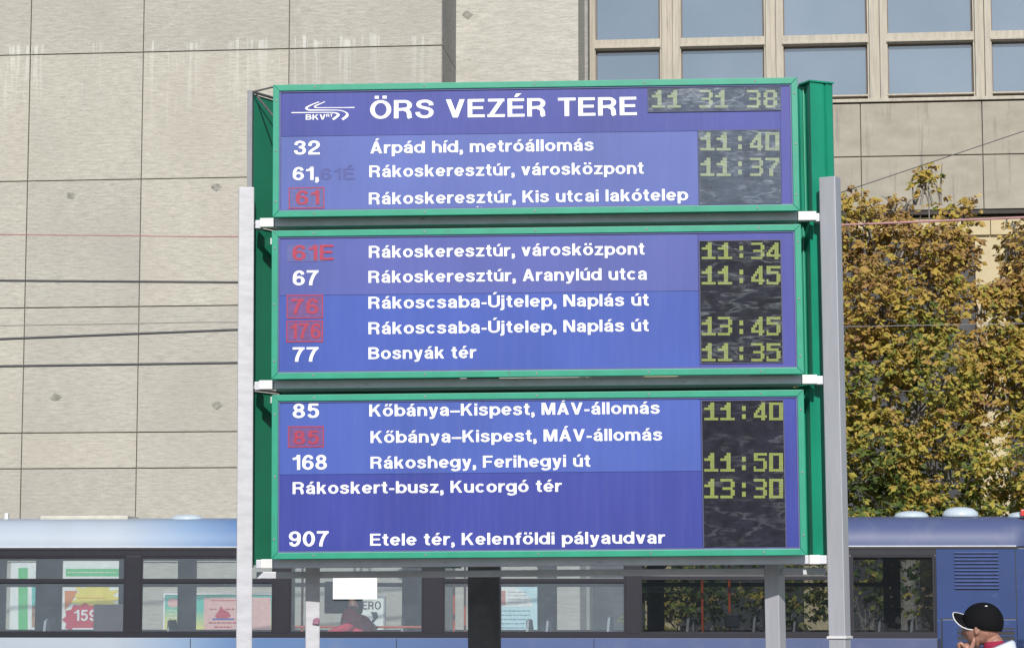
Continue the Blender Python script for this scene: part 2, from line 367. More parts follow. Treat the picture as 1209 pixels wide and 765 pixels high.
G = {
 'A': (.86, [('D', .12, 0, .43, 1), ('D', .74, 0, .43, 1), ('L', [(.22, .29), (.64, .29)])]),
 'B': (.80, [('L', [(v_, 0), (v_, 1)]), ('S', [(v_, 1-h), (.42, 1-h)]+arc(.44, .74, .21, 1-h-.74, 80, -80, 8)+[(v_, .52)]), ('S', [(.3, .50), (.45, .50)]+arc(.46, .29, .235, .205, 70, -80, 8)+[(v_, h)])]),
 'E': (.74, [('L', [(v_, 0), (v_, 1)]), ('L', [(v_, 1-h), (.72, 1-h)]), ('L', [(v_, .52), (.67, .52)]), ('L', [(v_, h), (.74, h)])]),
 'f': (.42, [('S', [(.44, .915), (.33, .92), (.225, .87), (.20, .74), (.20, .55), (.20, .3), (.20, 0)]), ('L', [(0, XH-h), (.40, XH-h)])]),
 'F': (.70, [('L', [(v_, 0), (v_, 1)]), ('L', [(v_, 1-h), (.70, 1-h)]), ('L', [(v_, .49), (.63, .49)])]),
 'K': (.84, [('L', [(v_, 0), (v_, 1)]), ('D', .15, .36, .68, 1), ('D', .72, 0, .38, .62)]),
 'M': (.96, [('L', [(v_, 0), (v_, 1)]), ('L', [(.96-v_, 0), (.96-v_, 1)]), ('D', .17, 1, .48, 0), ('D', .79, 1, .48, 0)]),
 'N': (.82, [('L', [(v_, 0), (v_, 1)]), ('L', [(.82-v_, 0), (.82-v_, 1)]), ('D', .14, 1, .68, 0)]),
 'O': (.92, [('C', arc(.46, .5, .46-v_, .515-h, 0, 360, 28))]),
 'R': (.82, [('L', [(v_, 0), (v_, 1)]), ('S', [(v_, 1-h), (.45, 1-h)]+arc(.46, .715, .225, 1-h-.715, 80, -80, 8)+[(v_, .47)]), ('S', [(.45, .46), (.60, .40), (.66, .25), (.67, .08), (.71, 0)])]),
 'S': (.80, [('S', [(.69, .69), (.66, .82), (.54, .91), (.38, .925), (.20, .88), (.14, .75), (.20, .63), (.38, .56), (.58, .49), (.68, .38), (.67, .22), (.56, .10), (.38, .07), (.20, .12), (.115, .23), (.10, .33)])]),
 'T': (.76, [('L', [(0, 1-h), (.76, 1-h)]), ('L', [(.38, 0), (.38, 1)])]),
 'U': (.82, [('S', [(v_, 1), (v_, .5), (v_, .33)]+arc(.41, .33, .41-v_, .33-h, 190, 350, 12)+[(.82-v_, .33), (.82-v_, .5), (.82-v_, 1)])]),
 'V': (.84, [('D', .12, 1, .42, 0), ('D', .72, 1, .42, 0)]),
 'Z': (.76, [('L', [(.03, 1-h), (.74, 1-h)]), ('D', .62, 1-h, .14, h), ('L', [(.0, h), (.76, h)])]),
 'a': (.66, [('S', [(.12, .50), (.15, .60), (.26, XH-h+.01), (.38, XH-h+.01), (.50, .61), (.53, .50), (.53, .16), (.56, .05), (.60, 0)]), ('S', [(.52, .43), (.36, .40), (.18, .35), (.115, .22), (.17, .10), (.29, h-.01), (.44, .12), (.53, .24)])]),
 'b': (.72, [('L', [(v_, 0), (v_, 1)]), ('C', arc(.395, XH/2, .325-v_+.04, XH/2-h, 0, 360, 22))]),
 'c': (.66, [('S', arc(.345, XH/2, .345-v_, XH/2-h, 42, 318, 20))]),
 'd': (.72, [('L', [(.72-v_, 0), (.72-v_, 1)]), ('C', arc(.325, XH/2, .325-v_+.04, XH/2-h, 0, 360, 22))]),
 'e': (.70, [('S', [(.13, .36), (.60, .36)]), ('S', arc(.35, XH/2, .35-v_, XH/2-h, -4, 322, 22))]),
 'g': (.72, [('S', [(.72-v_, XH), (.72-v_, .0), (.58, -.13), (.38, -.20), (.20, -.17), (.12, -.08)]), ('C', arc(.325, XH/2+.02, .325-v_+.04, XH/2-h-.02, 0, 360, 22))]),
 'h': (.68, [('L', [(v_, 0), (v_, 1)]), bowl_n(0, .68)]),
 'i': (VW, [('L', [(v_, 0), (v_, XH)]), ('L', [(v_, .84), (v_, 1)])]),
 'j': (VW+.03, [('S', [(v_, XH), (v_, -.02), (v_-.03, -.14), (-.08, -.185)]), ('L', [(v_, .84), (v_, 1)])]),
 'k': (.68, [('L', [(v_, 0), (v_, 1)]), ('D', .15, .25, .54, XH), ('D', .56, 0, .33, .47)]),
 'l': (VW, [('L', [(v_, 0), (v_, 1)])]),
 'm': (1.04, [('L', [(v_, 0), (v_, XH)]), bowl_n(0, .63), bowl_n(.41, .63)]),
 'n': (.68, [('L', [(v_, 0), (v_, XH)]), bowl_n(0, .68)]),
 'o': (.72, [O(.72, XH)]),
 'p': (.72, [('L', [(v_, -.25), (v_, XH)]), ('C', arc(.395, XH/2, .325-v_+.04, XH/2-h, 0, 360, 22))]),
 'r': (.44, [('L', [(v_, 0), (v_, XH)]), ('S', [(v_, .42), (.19, .58), (.31, XH-h-.01), (.46, XH-h-.005)])]),
 's': (.64, [('S', [(.53, .52), (.50, .61), (.41, .67), (.30, .68), (.16, .64), (.12, .55), (.17, .46), (.32, .40), (.48, .34), (.535, .23), (.48, .12), (.35, .07), (.22, .075), (.12, .14), (.085, .24)])]),
 't': (.42, [('S', [(.20, .95), (.20, .55), (.20, .22), (.24, .11), (.33, .075), (.42, .085)]), ('L', [(0, XH-h), (.40, XH-h)])]),
 'u': (.68, [('L', [(.68-v_, 0), (.68-v_, XH)]), ('S', [(v_, XH), (v_, .3)]+arc(.34, .30, .34-v_, .30-h, 190, 350, 10)+[(.68-v_, .34)])]),
 'v': (.66, [('D', .11, XH, .33, 0), ('D', .55, XH, .33, 0)]),
 'y': (.66, [('D', .11, XH, .34, 0), ('S', [(.56, XH), (.40, .18), (.33, -.05), (.24, -.17), (.06, -.18)])]),
 'z': (.62, [('L', [(.02, XH-h), (.60, XH-h)]), ('D', .48, XH-h, .14, h), ('L', [(.0, h), (.62, h)])]),
 ',': (VW, [('L', [(v_, 0), (v_, .21)]), ('S', [(v_+.03, .05), (v_+.02, -.08), (v_-.08, -.18)])]),
 '-': (.36, [('L', [(0, .35), (.36, .35)])]),
 '–': (.60, [('L', [(-.04, .35), (.64, .35)])]),
 '0': (.72, [('C', arc(.36, .5, .36-v_, .5-h, 0, 360, 26))]),
 '1': (.50, [('L', [(.50-v_, 0), (.50-v_, 1)]), ('S', [(.03, .74), (.20, .76), (.33, .84), (.38, .97)])]),
 '2': (.72, [('S', [(.115, .62), (.13, .78), (.22, .89), (.37, .92), (.53, .87), (.60, .72), (.56, .57), (.42, .44), (.25, .32), (.14, .20), (.10, .10)]), ('L', [(.02, h), (.70, h)])]),
 '3': (.72, [('S', [(.12, .70), (.16, .84), (.30, .92), (.44, .91), (.57, .82), (.57, .67), (.48, .57), (.30, .535)]), ('S', [(.30, .535), (.50, .49), (.605, .38), (.60, .22), (.50, .11), (.36, .08), (.20, .11), (.12, .22), (.11, .31)])]),
 '4': (.74, [('L', [(.50, 0), (.50, 1)]), ('L', [(.04, .29), (.74, .29)]), ('D', .13, .26, .47, 1)]),
 '5': (.72, [('L', [(.14, 1-h), (.66, 1-h)]), ('S', [(.205, .98), (.17, .74), (.15, .53)]), ('S', [(.14, .50), (.25, .60), (.38, .62), (.53, .56), (.60, .42), (.59, .25), (.50, .12), (.36, .08), (.21, .11), (.11, .25)])]),
 '6': (.72, [('C', arc(.365, .315, .355-v_, .315-h, 0, 360, 22)), ('S', [(.60, .72), (.55, .86), (.40, .925), (.25, .87), (.14, .70), (.11, .48), (.125, .32)])]),
 '7': (.70, [('L', [(0, 1-h), (.70, 1-h)]), ('S', [(.60, .93), (.44, .72), (.32, .45), (.25, .20), (.235, 0)])]),
 '8': (.72, [('C', arc(.36, .735, .315-v_, .265-h, 0, 360, 20)), ('C', arc(.36, .29, .36-v_, .29-h, 0, 360, 22))]),
 '9': (.72, [('C', arc(.355, .685, .355-v_, .315-h, 0, 360, 22)), ('S', [(.12, .28), (.17, .14), (.32, .075), (.47, .13), (.58, .30), (.61, .52), (.595, .68)])]),
}
ACC = {'Á': ('A', 1), 'É': ('E', 1), 'Ö': ('O', 2), 'Ú': ('U', 1), 'á': ('a', 1), 'é': ('e', 1), 'í': ('i', 1), 'ó': ('o', 1), 'ö': ('o', 2), 'ő': ('o', 3), 'ú': ('u', 1)}
def glyph(ch):
    if ch in ACC:
        b, k = ACC[ch]; w, st = G[b]; st = list(st)
        if b == 'i': st = st[:1]
        up = b.isupper(); y = 1.08 if up else .84; cx = w/2
        if k == 1: st += [('Q', [(cx-.08, y), (cx+.06, y), (cx+.24, y+.19), (cx+.01, y+.19)])]
        if k == 2:
            for s in (-1, 1): st += [('Q', [(cx+s*.17-.09, y+.01), (cx+s*.17+.09, y+.01), (cx+s*.17+.09, y+.17), (cx+s*.17-.09, y+.17)])]
        if k == 3:
            for s in (-.2, .08): st += [('Q', [(cx+s-.02, y), (cx+s+.10, y), (cx+s+.24, y+.19), (cx+s+.05, y+.19)])]
        return w, st
    return G[ch]
def ribbon(pts, closed=False, vw=VW, hw=HW):
    """returns quads along a centre line, stems vw thick, bars hw thick"""
    n = len(pts); L = []; Rr = []
    for i, (x, y) in enumerate(pts):
        a = pts[i-1] if i else (pts[-2] if closed else pts[0]); b = pts[i+1] if i+1 < n else (pts[1] if closed else pts[-1])
        dx, dy = b[0]-a[0], b[1]-a[1]; l = math.hypot(dx, dy) or 1
        nx, ny = -dy/l*vw/2, dx/l*hw/2; L.append((x+nx, y+ny)); Rr.append((x-nx, y-ny))
    return [(L[i], Rr[i], Rr[i+1], L[i+1]) for i in range(n-1)]
def strokes(st):
    for s in st:
        if s[0] == 'L': yield ribbon(s[1])
        elif s[0] == 'S': yield ribbon(s[1] if len(s[1]) > 17 else cr(s[1], 4))
        elif s[0] == 'C': yield ribbon(s[1], True)
        elif s[0] == 'Q': yield [tuple(s[1])]
        elif s[0] == 'D':
            x0, y0, x1, y1 = s[1:]; w = VW*.54; yield [((x0-w, y0), (x0+w, y0), (x1+w, y1), (x1-w, y1))]
def lay(text, gap=.115):
    x = 0; out = []
    for ch in text:
        if ch == ' ': x += .40; continue
        w, st = glyph(ch); out.append((x, st)); x += w+gap
    return out, x-gap
def lettering(name, text, u0, u1, zb, cap, v, m, par, gap=.115, lift=.0004, **tags):
    """flat cut-out letters, each stroke a hair further out so that no faces coincide"""
    ru, w = lay(text, gap); sx = (u1-u0)/w; mb = MB(); words = text.split(' ')
    if len(words) > 1:
        k = 0; o = None
        for wd_ in words:
            sub = ru[k:k+len(wd_)]; k += len(wd_); a = sub[0][0]; ww = lay(wd_, gap)[1]
            o = lettering(name, wd_, u0+a*sx, u0+(a+ww)*sx, zb, cap, v, m, par, gap, lift)
        return o
    for x, st in ru:
        for k, qs in enumerate(strokes(st)):
            y = v-lift*(k+1)
            for j, q in enumerate(qs): mb.quad(*[(u0+(x+p[0])*sx, y-(j % 2)*lift*.3, zb+p[1]*cap) for p in q])
    return mb.build(name, m, par, **tags)

# ---------------------------------------------------------------- the departure board
S = Frame(635, 20, R(2.0), R(.40))
def board():
    T = thing('departure_board', 'blue three-tier bus departure board with green frames on grey posts, headed ÖRS VEZÉR TERE', 'departure board', S.o, S.rot)
    V0 = -.19
    def tier(L, Tp, Rr, Bt, panels, seam):
        vf = V0; u0, u1, z0, z1 = S.rect(L, Tp, Rr, Bt, vf)
        bd = MB().box(u0+.025, u1-.025, vf+.045, .10, z0+.02, z1-.02).build('board_housing', M['green_side'], T)
        fw = .052
        def bar(a, b, c, d):   # plate of four (u,z) points, mitred
            m = MB().plate([a, b, c, d], vf, vf+.06); m.build('frame_bar', M['green'], bd, bevel=.004)
        e = .0008
        bar((u0, z0+e), (u0+fw, z0+fw+e), (u0+fw, z1-fw-e), (u0, z1-e)); bar((u1-fw, z0+fw+e), (u1, z0+e), (u1, z1-e), (u1-fw, z1-fw-e))
        bar((u0+e, z0), (u1-e, z0), (u1-fw-e, z0+fw), (u0+fw+e, z0+fw)); bar((u0+fw+e, z1-fw), (u1-fw-e, z1-fw), (u1-e, z1), (u0+e, z1))
        for sx in (u0+fw/2, u1-fw/2):
            for q in (.12, .5, .88): MB().lathe([(.0085, 0), (.0085, -.003), (.005, -.0045), (.0005, -.005)], (sx, vf, z0+(z1-z0)*q), 10, 'y').build('screw', M['wing_edge'], bd)
        for q in (.08, .29, .5, .71, .92):
            for zz_ in (z0+fw/2, z1-fw/2): MB().lathe([(.0085, 0), (.0085, -.003), (.005, -.0045), (.0005, -.005)], (u0+(u1-u0)*q, vf, zz_), 10, 'y').build('screw', M['wing_edge'], bd)
        g = MB(); gi = .012; a0, a1, b0, b1 = u0+fw, u1-fw, z0+fw, z1-fw; vg0, vg1 = vf+.012, vf+.05
        g.box(a0, a0+gi, vg0, vg1, b0, b1).box(a1-gi, a1, vg0, vg1, b0, b1).box(a0+gi, a1-gi, vg0, vg1, b1-gi, b1).box(a0+gi, a1-gi, vg0, vg1, b0, b0+gi)
        g.build('gasket', M['gasket'], bd)
        vp = vf+.022
        for (pu0, pu1, pz0, pz1, m) in panels:      # in pixels left,right,top,bottom; None = frame edge
            x0 = a0+gi if pu0 is None else S.u(pu0, vp, (Tp+Bt)/2); x1 = a1-gi if pu1 is None else S.u(pu1, vp, (Tp+Bt)/2)
            y1 = b1-gi if pz0 is None else S.z(pz0, vp, 600); y0 = b0+gi if pz1 is None else S.z(pz1, vp, 600)
            MB().box(x0+.001, x1-.001, vp, vp+.02, y0+.0015, y1-.0015).build('sign_panel', VC[m], bd)
        return bd, vp
    M['gasket'] = simple('blue_grey_gasket', (.09, .10, .26), .5)
    t1, vp = tier(322, 96, 943, 252.7, [(None, 922, None, 158, 'header'), (None, 824, 158, None, 'b1'), (824, 922, 158, None, 's'), (922, None, None, None, 's')], 0)
    t2, _ = tier(320.5, 268.5, 947.5, 444.5, [(None, 825, None, 346, 'b2u'), (None, 825, 346, None, 'b2l'), (825, None, None, None, 's')], 0)
    t3, _ = tier(320.5, 463, 951, 657.5, [(None, 828, None, 558, 'b3u'), (None, 828, 558, None, 'b3l'), (828, None, None, None, 'b3l')], 0)
    vt = vp-.002
    def txt(par, s, x0, x1, base, cap, m='white_vinyl', name='lettering', gap=.115, v=None, **k):
        vv = vt if v is None else v
        u0, zb = S.at(x0, base, vv); u1, _ = S.at(x1, base, vv); c = cap*abs(S.z(base-1, vv, x0)-S.z(base, vv, x0))
        return lettering(name, s, u0, u1, zb, c, vv, M[m], par, gap, **k)
    txt(t1, 'ÖRS VEZÉR TERE', 437, 752, 140.5, 21.5)
    for s, a, b, y in (('Árpád híd, metróállomás', 437, 701, 181.5), ('Rákoskeresztúr, városközpont', 436, 760, 209.5), ('Rákoskeresztúr, Kis utcai lakótelep', 435.5, 812, 241.5)):
        txt(t1, s, a, b, y, 13.8, name='destination')
    txt(t1, '32', 347, 378, 183, 16.5, name='route_number'); txt(t1, '61,', 345.5, 376, 213, 15.5, name='route_number')
    txt(t1, '61É', 378, 419, 212.5, 13.5, 'ghost_vinyl', 'route_number', label='ghost of the removed number 61É')
    def boxed(par, s, x0, x1, base, cap, rx0, ry0, rx1, ry1, fill, outline=True):
        u0, u1, z0, z1 = S.rect(rx0, ry0, rx1, ry1, vt)
        if fill: MB().box(u0, u1, vt-.0010, vt+.001, z0, z1).build('sticker_patch', M[fill], par)
        if outline:
            w = .0085; g = MB(); y0, y1 = vt-.003, vt-.0008
            g.box(u0, u1, y0, y1, z0, z0+w).box(u0, u1, y0, y1, z1-w, z1).box(u0, u0+w, y0, y1, z0+w, z1-w).box(u1-w, u1, y0, y1, z0+w, z1-w); g.build('red_outline', M['red_vinyl'], par)
        txt(par, s, x0, x1, base, cap, 'red_vinyl', 'route_number', v=vt-.0035)
    boxed(t1, '61', 349, 377, 242, 17, 341, 221.5, 383, 246.5, 'patch')
    boxed(t2, '61E', 345, 394, 307.5, 18, 339, 289, 382, 309, 'patch', False)
    txt(t2, '67', 345.5, 376, 337, 17.5, name='route_number'); boxed(t2, '76', 344, 376, 371, 18, 338.5, 348, 381.5, 376, 'patch_red')
    boxed(t2, '176', 342, 379, 400, 18, 338, 378.5, 381.5, 404, 'patch_red'); txt(t2, '77', 345.5, 376, 427, 17, name='route_number')
    for s, a, b, y in (('Rákoskeresztúr, városközpont', 435.5, 761, 304.5), ('Rákoskeresztúr, Aranylúd utca', 435, 764, 334), ('Rákoscsaba-Újtelep, Naplás út', 435, 766, 364.5),
                       ('Rákoscsaba-Újtelep, Naplás út', 435, 766, 394.5), ('Bosnyák tér', 435, 562, 424)):
        txt(t2, s, a, b, y, 14, name='destination')
    txt(t3, '85', 345.5, 377, 493.5, 17, name='route_number'); boxed(t3, '85', 346, 377, 524.5, 16, 340, 503, 382.5, 528, 'patch_red')
    txt(t3, '168', 345, 386, 554.5, 17.5, name='route_number'); txt(t3, '907', 341, 388, 645, 18, name='route_number')
    for s, a, b, y in (('Kőbánya–Kispest, MÁV-állomás', 436, 779, 491.5), ('Kőbánya–Kispest, MÁV-állomás', 437.5, 782, 522.8), ('Rákoshegy, Ferihegyi út', 437.5, 697, 553),
                       ('Rákoskert-busz, Kucorgó tér', 345.5, 663, 583), ('Etele tér, Kelenföldi pályaudvar', 437, 785, 643.8)):
        txt(t3, s, a, b, y, 14, name='destination')
    # small torn bits of older lettering
    for par, x, y in ((t1, 562, 245.5), (t1, 566, 246), (t3, 689, 651.5)):
        u, z = S.at(x, y, vt); MB().plate([(u, z), (u+.018, z+.002), (u+.022, z+.012), (u+.004, z+.008)], vt-.0012, vt).build('sticker_scrap', M['white_vinyl'], par)
    # operator emblem
    def emb(X, Y): return S.at(340+X/12.09, 110+Y/12.09, vt)
    for path, wd in (([(445, 128), (350, 165), (280, 200), (262, 222), (300, 243), (400, 246), (600, 246), (720, 248), (800, 265), (845, 297), (835, 335), (775, 380)], (18, 22, 30, 32, 34, 26, 20, 18, 18, 30, 48, 44, 40)),
                     ([(528, 126), (450, 160), (395, 185), (385, 205), (430, 212), (600, 211), (800, 210), (950, 208)], (16, 20, 24, 24, 18, 16, 16, 22)),
                     ([(50, 283), (250, 281), (450, 280), (620, 280), (690, 290), (718, 312), (690, 345), (640, 380)], (22, 20, 18, 18, 28, 44, 42, 40))):
        q = cr(path, 5); mb = MB(); n = len(q); ps = []
        for i, (x, y) in enumerate(q):
            a = q[max(i-1, 0)]; b = q[min(i+1, n-1)]; dx, dy = b[0]-a[0], b[1]-a[1]; l = math.hypot(dx, dy) or 1
            k = min(i/5, len(wd)-1.001); w = (wd[int(k)]*(1-k % 1)+wd[int(k)+1]*(k % 1) if int(k)+1 < len(wd) else wd[-1])*.5
            ps.append((emb(x-dy/l*w, y+dx/l*w*.62), emb(x+dy/l*w, y-dx/l*w*.62)))
        for a, b in zip(ps, ps[1:]): mb.quad((a[0][0], vt-.001, a[0][1]), (a[1][0], vt-.001, a[1][1]), (b[1][0], vt-.001, b[1][1]), (b[0][0], vt-.001, b[0][1]))
        mb.build('emblem_stripe', M['white_vinyl'], t1)
    txt(t1, 'BKV', 361, 384.5, 141.8, 6.2, name='emblem_lettering', v=vt-.001); txt(t1, 'RT', 385.3, 393, 138.5, 3.6, name='emblem_lettering', v=vt-.001)
    # flip-dot displays
    PAT = {'0': '1111111 1100011 1100011 1100011 1100011 1100011 1111111', '1': '0001100 0011100 1111100 0001100 0001100 0001100 1111111', '3': '1111110 0000011 0000011 0111110 0000011 0000011 1111110',
           '4': '0000110 0001110 0011110 0110110 1100110 1111111 0000110', '5': '1111111 1100000 1111110 0000011 0000011 1000011 1111110', '7': '1111111 0000011 0000110 0001100 0011000 0011000 0011000', '8': '0111110 1100011 1100011 0111110 1100011 1100011 0111110'}
    def digit(par, ch, x0, x1, y0, y1, m, v):
        mb = MB(); rows = PAT[ch].split(); cw = (x1-x0)/7; chh = (y1-y0)/7
        for r, row in enumerate(rows):
            for c, b in enumerate(row):
                if b == '1':
                    ax = x0+c*cw; ay = y0+r*chh; a, z1 = S.at(ax+.01*cw, ay+.03*chh, v); b2, z0 = S.at(ax+cw*.99, ay+chh*.97, v)
                    mb.quad((a, v, z0), (b2, v, z0), (b2, v, z1), (a, v, z1))
        mb.build('digit', M[m], par)
    vd = vp-.004
    def display(par, x0, y0, x1, y1, rows, m, dm, film, clock=False):
        u0, u1, z0, z1 = S.rect(x0, y0, x1, y1, vd)
        MB().box(u0, u1, vd, vp+.01, z0, z1).build('display', M[m], par)
        # thin dark surround proud of the vinyl
        t = .007; g = MB(); g.box(u0-t, u0, vd-.006, vp+.01, z0-t, z1+t).box(u1, u1+t, vd-.006, vp+.01, z0-t, z1+t).box(u0, u1, vd-.006, vp+.01, z1, z1+t).box(u0, u1, vd-.006, vp+.01, z0-t, z0)
        g.build('display_surround', M['surround'], par)
        for s, ya, yb in rows:
            if clock: offs = [(4, 20), (22.5, 38.5), None, (60, 76), (78.5, 94.5), None, (116.5, 132.5), (136, 152)]; 
            else: offs = [(1.5, 18), (20.5, 37.5), (46, 50.5), (60, 75.5), (78, 94.5)]
            for ch, of in zip(s, offs):
                if ch == ' ' or of is None: continue
                if ch == ':':
                    mb = MB()
                    for f0, f1 in ((.20, .46), (.66, .92)):
                        a, zt = S.at(x0+of[0], ya+(yb-ya)*f0, vd-.002); b, zb = S.at(x0+of[1], ya+(yb-ya)*f1, vd-.002)
                        mb.quad((a, vd-.002, zb), (b, vd-.002, zb), (b, vd-.002, zt), (a, vd-.002, zt))
                    mb.build('colon', M[dm], par); continue
                digit(par, ch, x0+of[0], x0+of[1], ya, yb, dm, vd-.002)
        # crumpled plastic sheet over the display
        nx, nz = int((u1-u0)/.02), int((z1-z0)/.02); mb = MB(); sd = random.uniform(0, 50)
        for j in range(nz+1):
            for i in range(nx+1):
                x = u0+(u1-u0)*i/nx; z = z0+(z1-z0)*j/nz; q = Vector((x*3+sd, z*7-x*3, sd)); mb.v.append((x, vd-.010+.0045*mnoise.noise(q)+.0025*mnoise.noise(q*2.7), z))
        for j in range(nz):
            for i in range(nx): a = j*(nx+1)+i; mb.f.append((a, a+1, a+nx+2, a+nx+1))
        mb.build('plastic_sheet', film, par, smooth=True)
    M['surround'] = simple('dull_display_edge', (.07, .075, .14), .6)
    f1 = film_mat('hazy_grey_film', .26, 3.1, (.30, .36, .43), .13); f2 = film_mat('creased_clear_film', .20, 7.7, (.40, .45, .45)); f3 = film_mat('streaky_clear_film', .11, 13.3, (.40, .42, .44), .02)
    display(t1, 765.5, 104.5, 921, 131, [('11 31 38', 106.5, 127.5)], 'screen_grey', 'dot_pale', f1, True)
    display(t1, 825.5, 154.5, 921, 241, [('11:40', 156.5, 178), ('11:37', 186.5, 208)], 'screen_grey', 'dot_pale', f1)
    display(t2, 827, 284.5, 922.5, 428, [('11:34', 286.5, 306), ('11:45', 314, 336), ('13:45', 374, 396), ('11:35', 405, 426.5)], 'screen', 'dot', f2)
    display(t3, 830, 473, 926, 648, [('11:40', 475, 496), ('11:50', 534.5, 556.5), ('13:30', 565, 588)], 'screen', 'dot', f3)
    # cross rails whose sunlit ends are painted as whiter blocks (left centre y, thickness)
    for (xl, yl, xr, yr) in ((304, 262.5, 969, 255.5), (303, 453.5, 970, 448.5), (305, 663.5, 974, 662)):
        v = -.06; u0, zc0 = S.at(xl, yl, v); u1, zc1 = S.at(xr, yr, v); zc = (zc0+zc1)/2; hh = .034
        uc0 = S.u(323, v); uc1 = S.u(xr-24, v)
        MB().box(uc0+.002, uc1-.002, v, .25, zc-hh, zc+hh).build('cross_rail', M['grey_rail'], T, bevel=.004)
        for a, b in ((u0+.02, uc0), (uc1, u1-.035)):
            MB().box(a, b, v-.012, .02, zc-hh-.003, zc+hh+.003).build('lit_rail_end', M['cap'], T, bevel=.006)
        for a, b in ((u0-.03, u0+.019), (u1-.034, u1+.03)): MB().box(a, b, .02, .16, zc-hh, zc+hh).build('bracket', M['grey_rail'], T, bevel=.004)
        # rear rail, a little lower
        MB().box(S.u(303, .35), S.u(xr-4, .35), .40, .48, zc-.115, zc-.06).build('rear_rail', M['grey_rail'], T, bevel=.004)
        if yl < 600: MB().box(S.u(330, .5), S.u(xr-34, .5), .50, .53, zc-.22, zc+.05).build('gap_plate', M['green_dark'], T)
        for px, w in ((538, 12), (556, 14), (572, 12)):
            if yl < 300: a = S.u(px, .3); MB().box(a, a+w*.0068, .27, .34, zc-.075, zc-.042).build('lit_bracket', M['cap'], T)  # bits of bracket behind the gap, their sunlit look painted white
    # four front posts
    def post(xc, ytop, m, w, d, v, ang, name='post'):
        o = MB().box(-w/2, w/2, -d/2, d/2, -.3, S.z(ytop, v, xc)).build(name, m, T, bevel=.008); o.location = (S.u(xc, v, 500), v, 0); o.rotation_euler = (0, 0, ang); return o
    post(289.5, 222, M['white_post'], .128, .10, .02, R(9)); post(986, 210, M['grey_post'], .142, .13, .02, R(-26))
    post(369.5, 664, M['white_post'], .118, .08, .42, R(8), 'inner_post'); post(911, 664, M['grey_post'], .130, .13, .42, R(-28), 'inner_post')
    for px, w in ((986, .165),):
        z = S.z(752, .02, px); o = MB().box(-w/2, w/2, -.08, .08, z-.010, z+.010).build('post_clamp', M['cap'], T, bevel=.004); o.location = (S.u(px, .02, 500), .02, 0); o.rotation_euler = (0, 0, R(-26))
    u, z = S.at(373, 733, .36); MB().plate([(u-.03, z-.02), (u+.025, z-.025), (u+.035, z+.02), (u+.01, z+.03), (u-.02, z+.018)], .360, .364).build('sticker_scrap', simple('torn_pink_sticker', (.28, .13, .20), .6, var=.4, scale=60), T)
    a = S.u(571, 3.2, 700); MB().box(a-.15, a+.15, 3.2, 3.5, 0, S.z(110, 3.2)).build('centre_column', M['dark_steel'], T, bevel=.01)
    # side wings of the triangular tower: left one seen from inside, right one a folded housing
    for (y0, y1, yr0, yr1) in ((112, 262, 100, 254), (268, 455, 262, 449), (462, 668, 456, 664)):
        z1 = S.z(y0, .2, 310); z0 = S.z(y1, .2, 310)
        a = S.u(300, .2, (y0+y1)/2); b = a+1.55; dv = 2.9
        wing = MB().prism([(a, .2), (b, .2+dv), (b-.05, .23+dv), (a-.05, .23)], z0+.01, z1).build('left_wing', M['green_dark'], T)
        MB().box(a-.045, a-.003, .10, .235, z0-.01, z1+.02).build('wing_edge', M['wing_edge'], wing, bevel=.004)
        MB().tube([(a, .17, z1+.015), (a+.35, .17+.66, z1+.015)], .012, 6).build('wing_rib', M['dark_steel'], wing)
        if y0 < 200: MB().tube([(a-.02, .15, z1+.01), (a+.19, .0, z1+.022)], .008, 6).tube([(a+.02, .17, z1-.01), (a+.20, .02, z1-.24)], .009, 6).build('brace', M['dark_steel'], wing)
        if y0 > 400: zz = S.z(625, .3, 310); MB().box(a-.02, a+.6, .6, .66, zz-.04, zz+.03).build('wing_crossbar', M['grey_rail'], wing)
        z1 = S.z(yr0, .25, 960); z0 = S.z(yr1, .25, 960); c = S.u(945, .2, (yr0+yr1)/2); pm = 1/145.0
        prof = [(c-.03, .36), (c+.01, .30), (c+.055, .285), (c+.085, .14), (c+.19, .20), (c+.205, .212), (c+.212, .225), (c+.225, .213), (c+.275, .25), (c+.285, .29), (c-.25, 1.4), (c-.35, 1.35)]
        hs = MB().prism(prof, z0+.012, z1).build('side_housing', M['green_side'], T)
        MB().prism([(c-.0, .28), (c+.083, .125), (c+.292, .238), (c+.275, .30), (c+.02, .45)], z1+.0005, z1+.014).build('housing_cap', M['green_side'], hs)
        for fx, fy in ((.035, .282),): MB().box(c+fx, c+fx+.010, fy-.012, fy, z0+.02, z1-.02).build('fold_seam', M['green'], hs)
board()

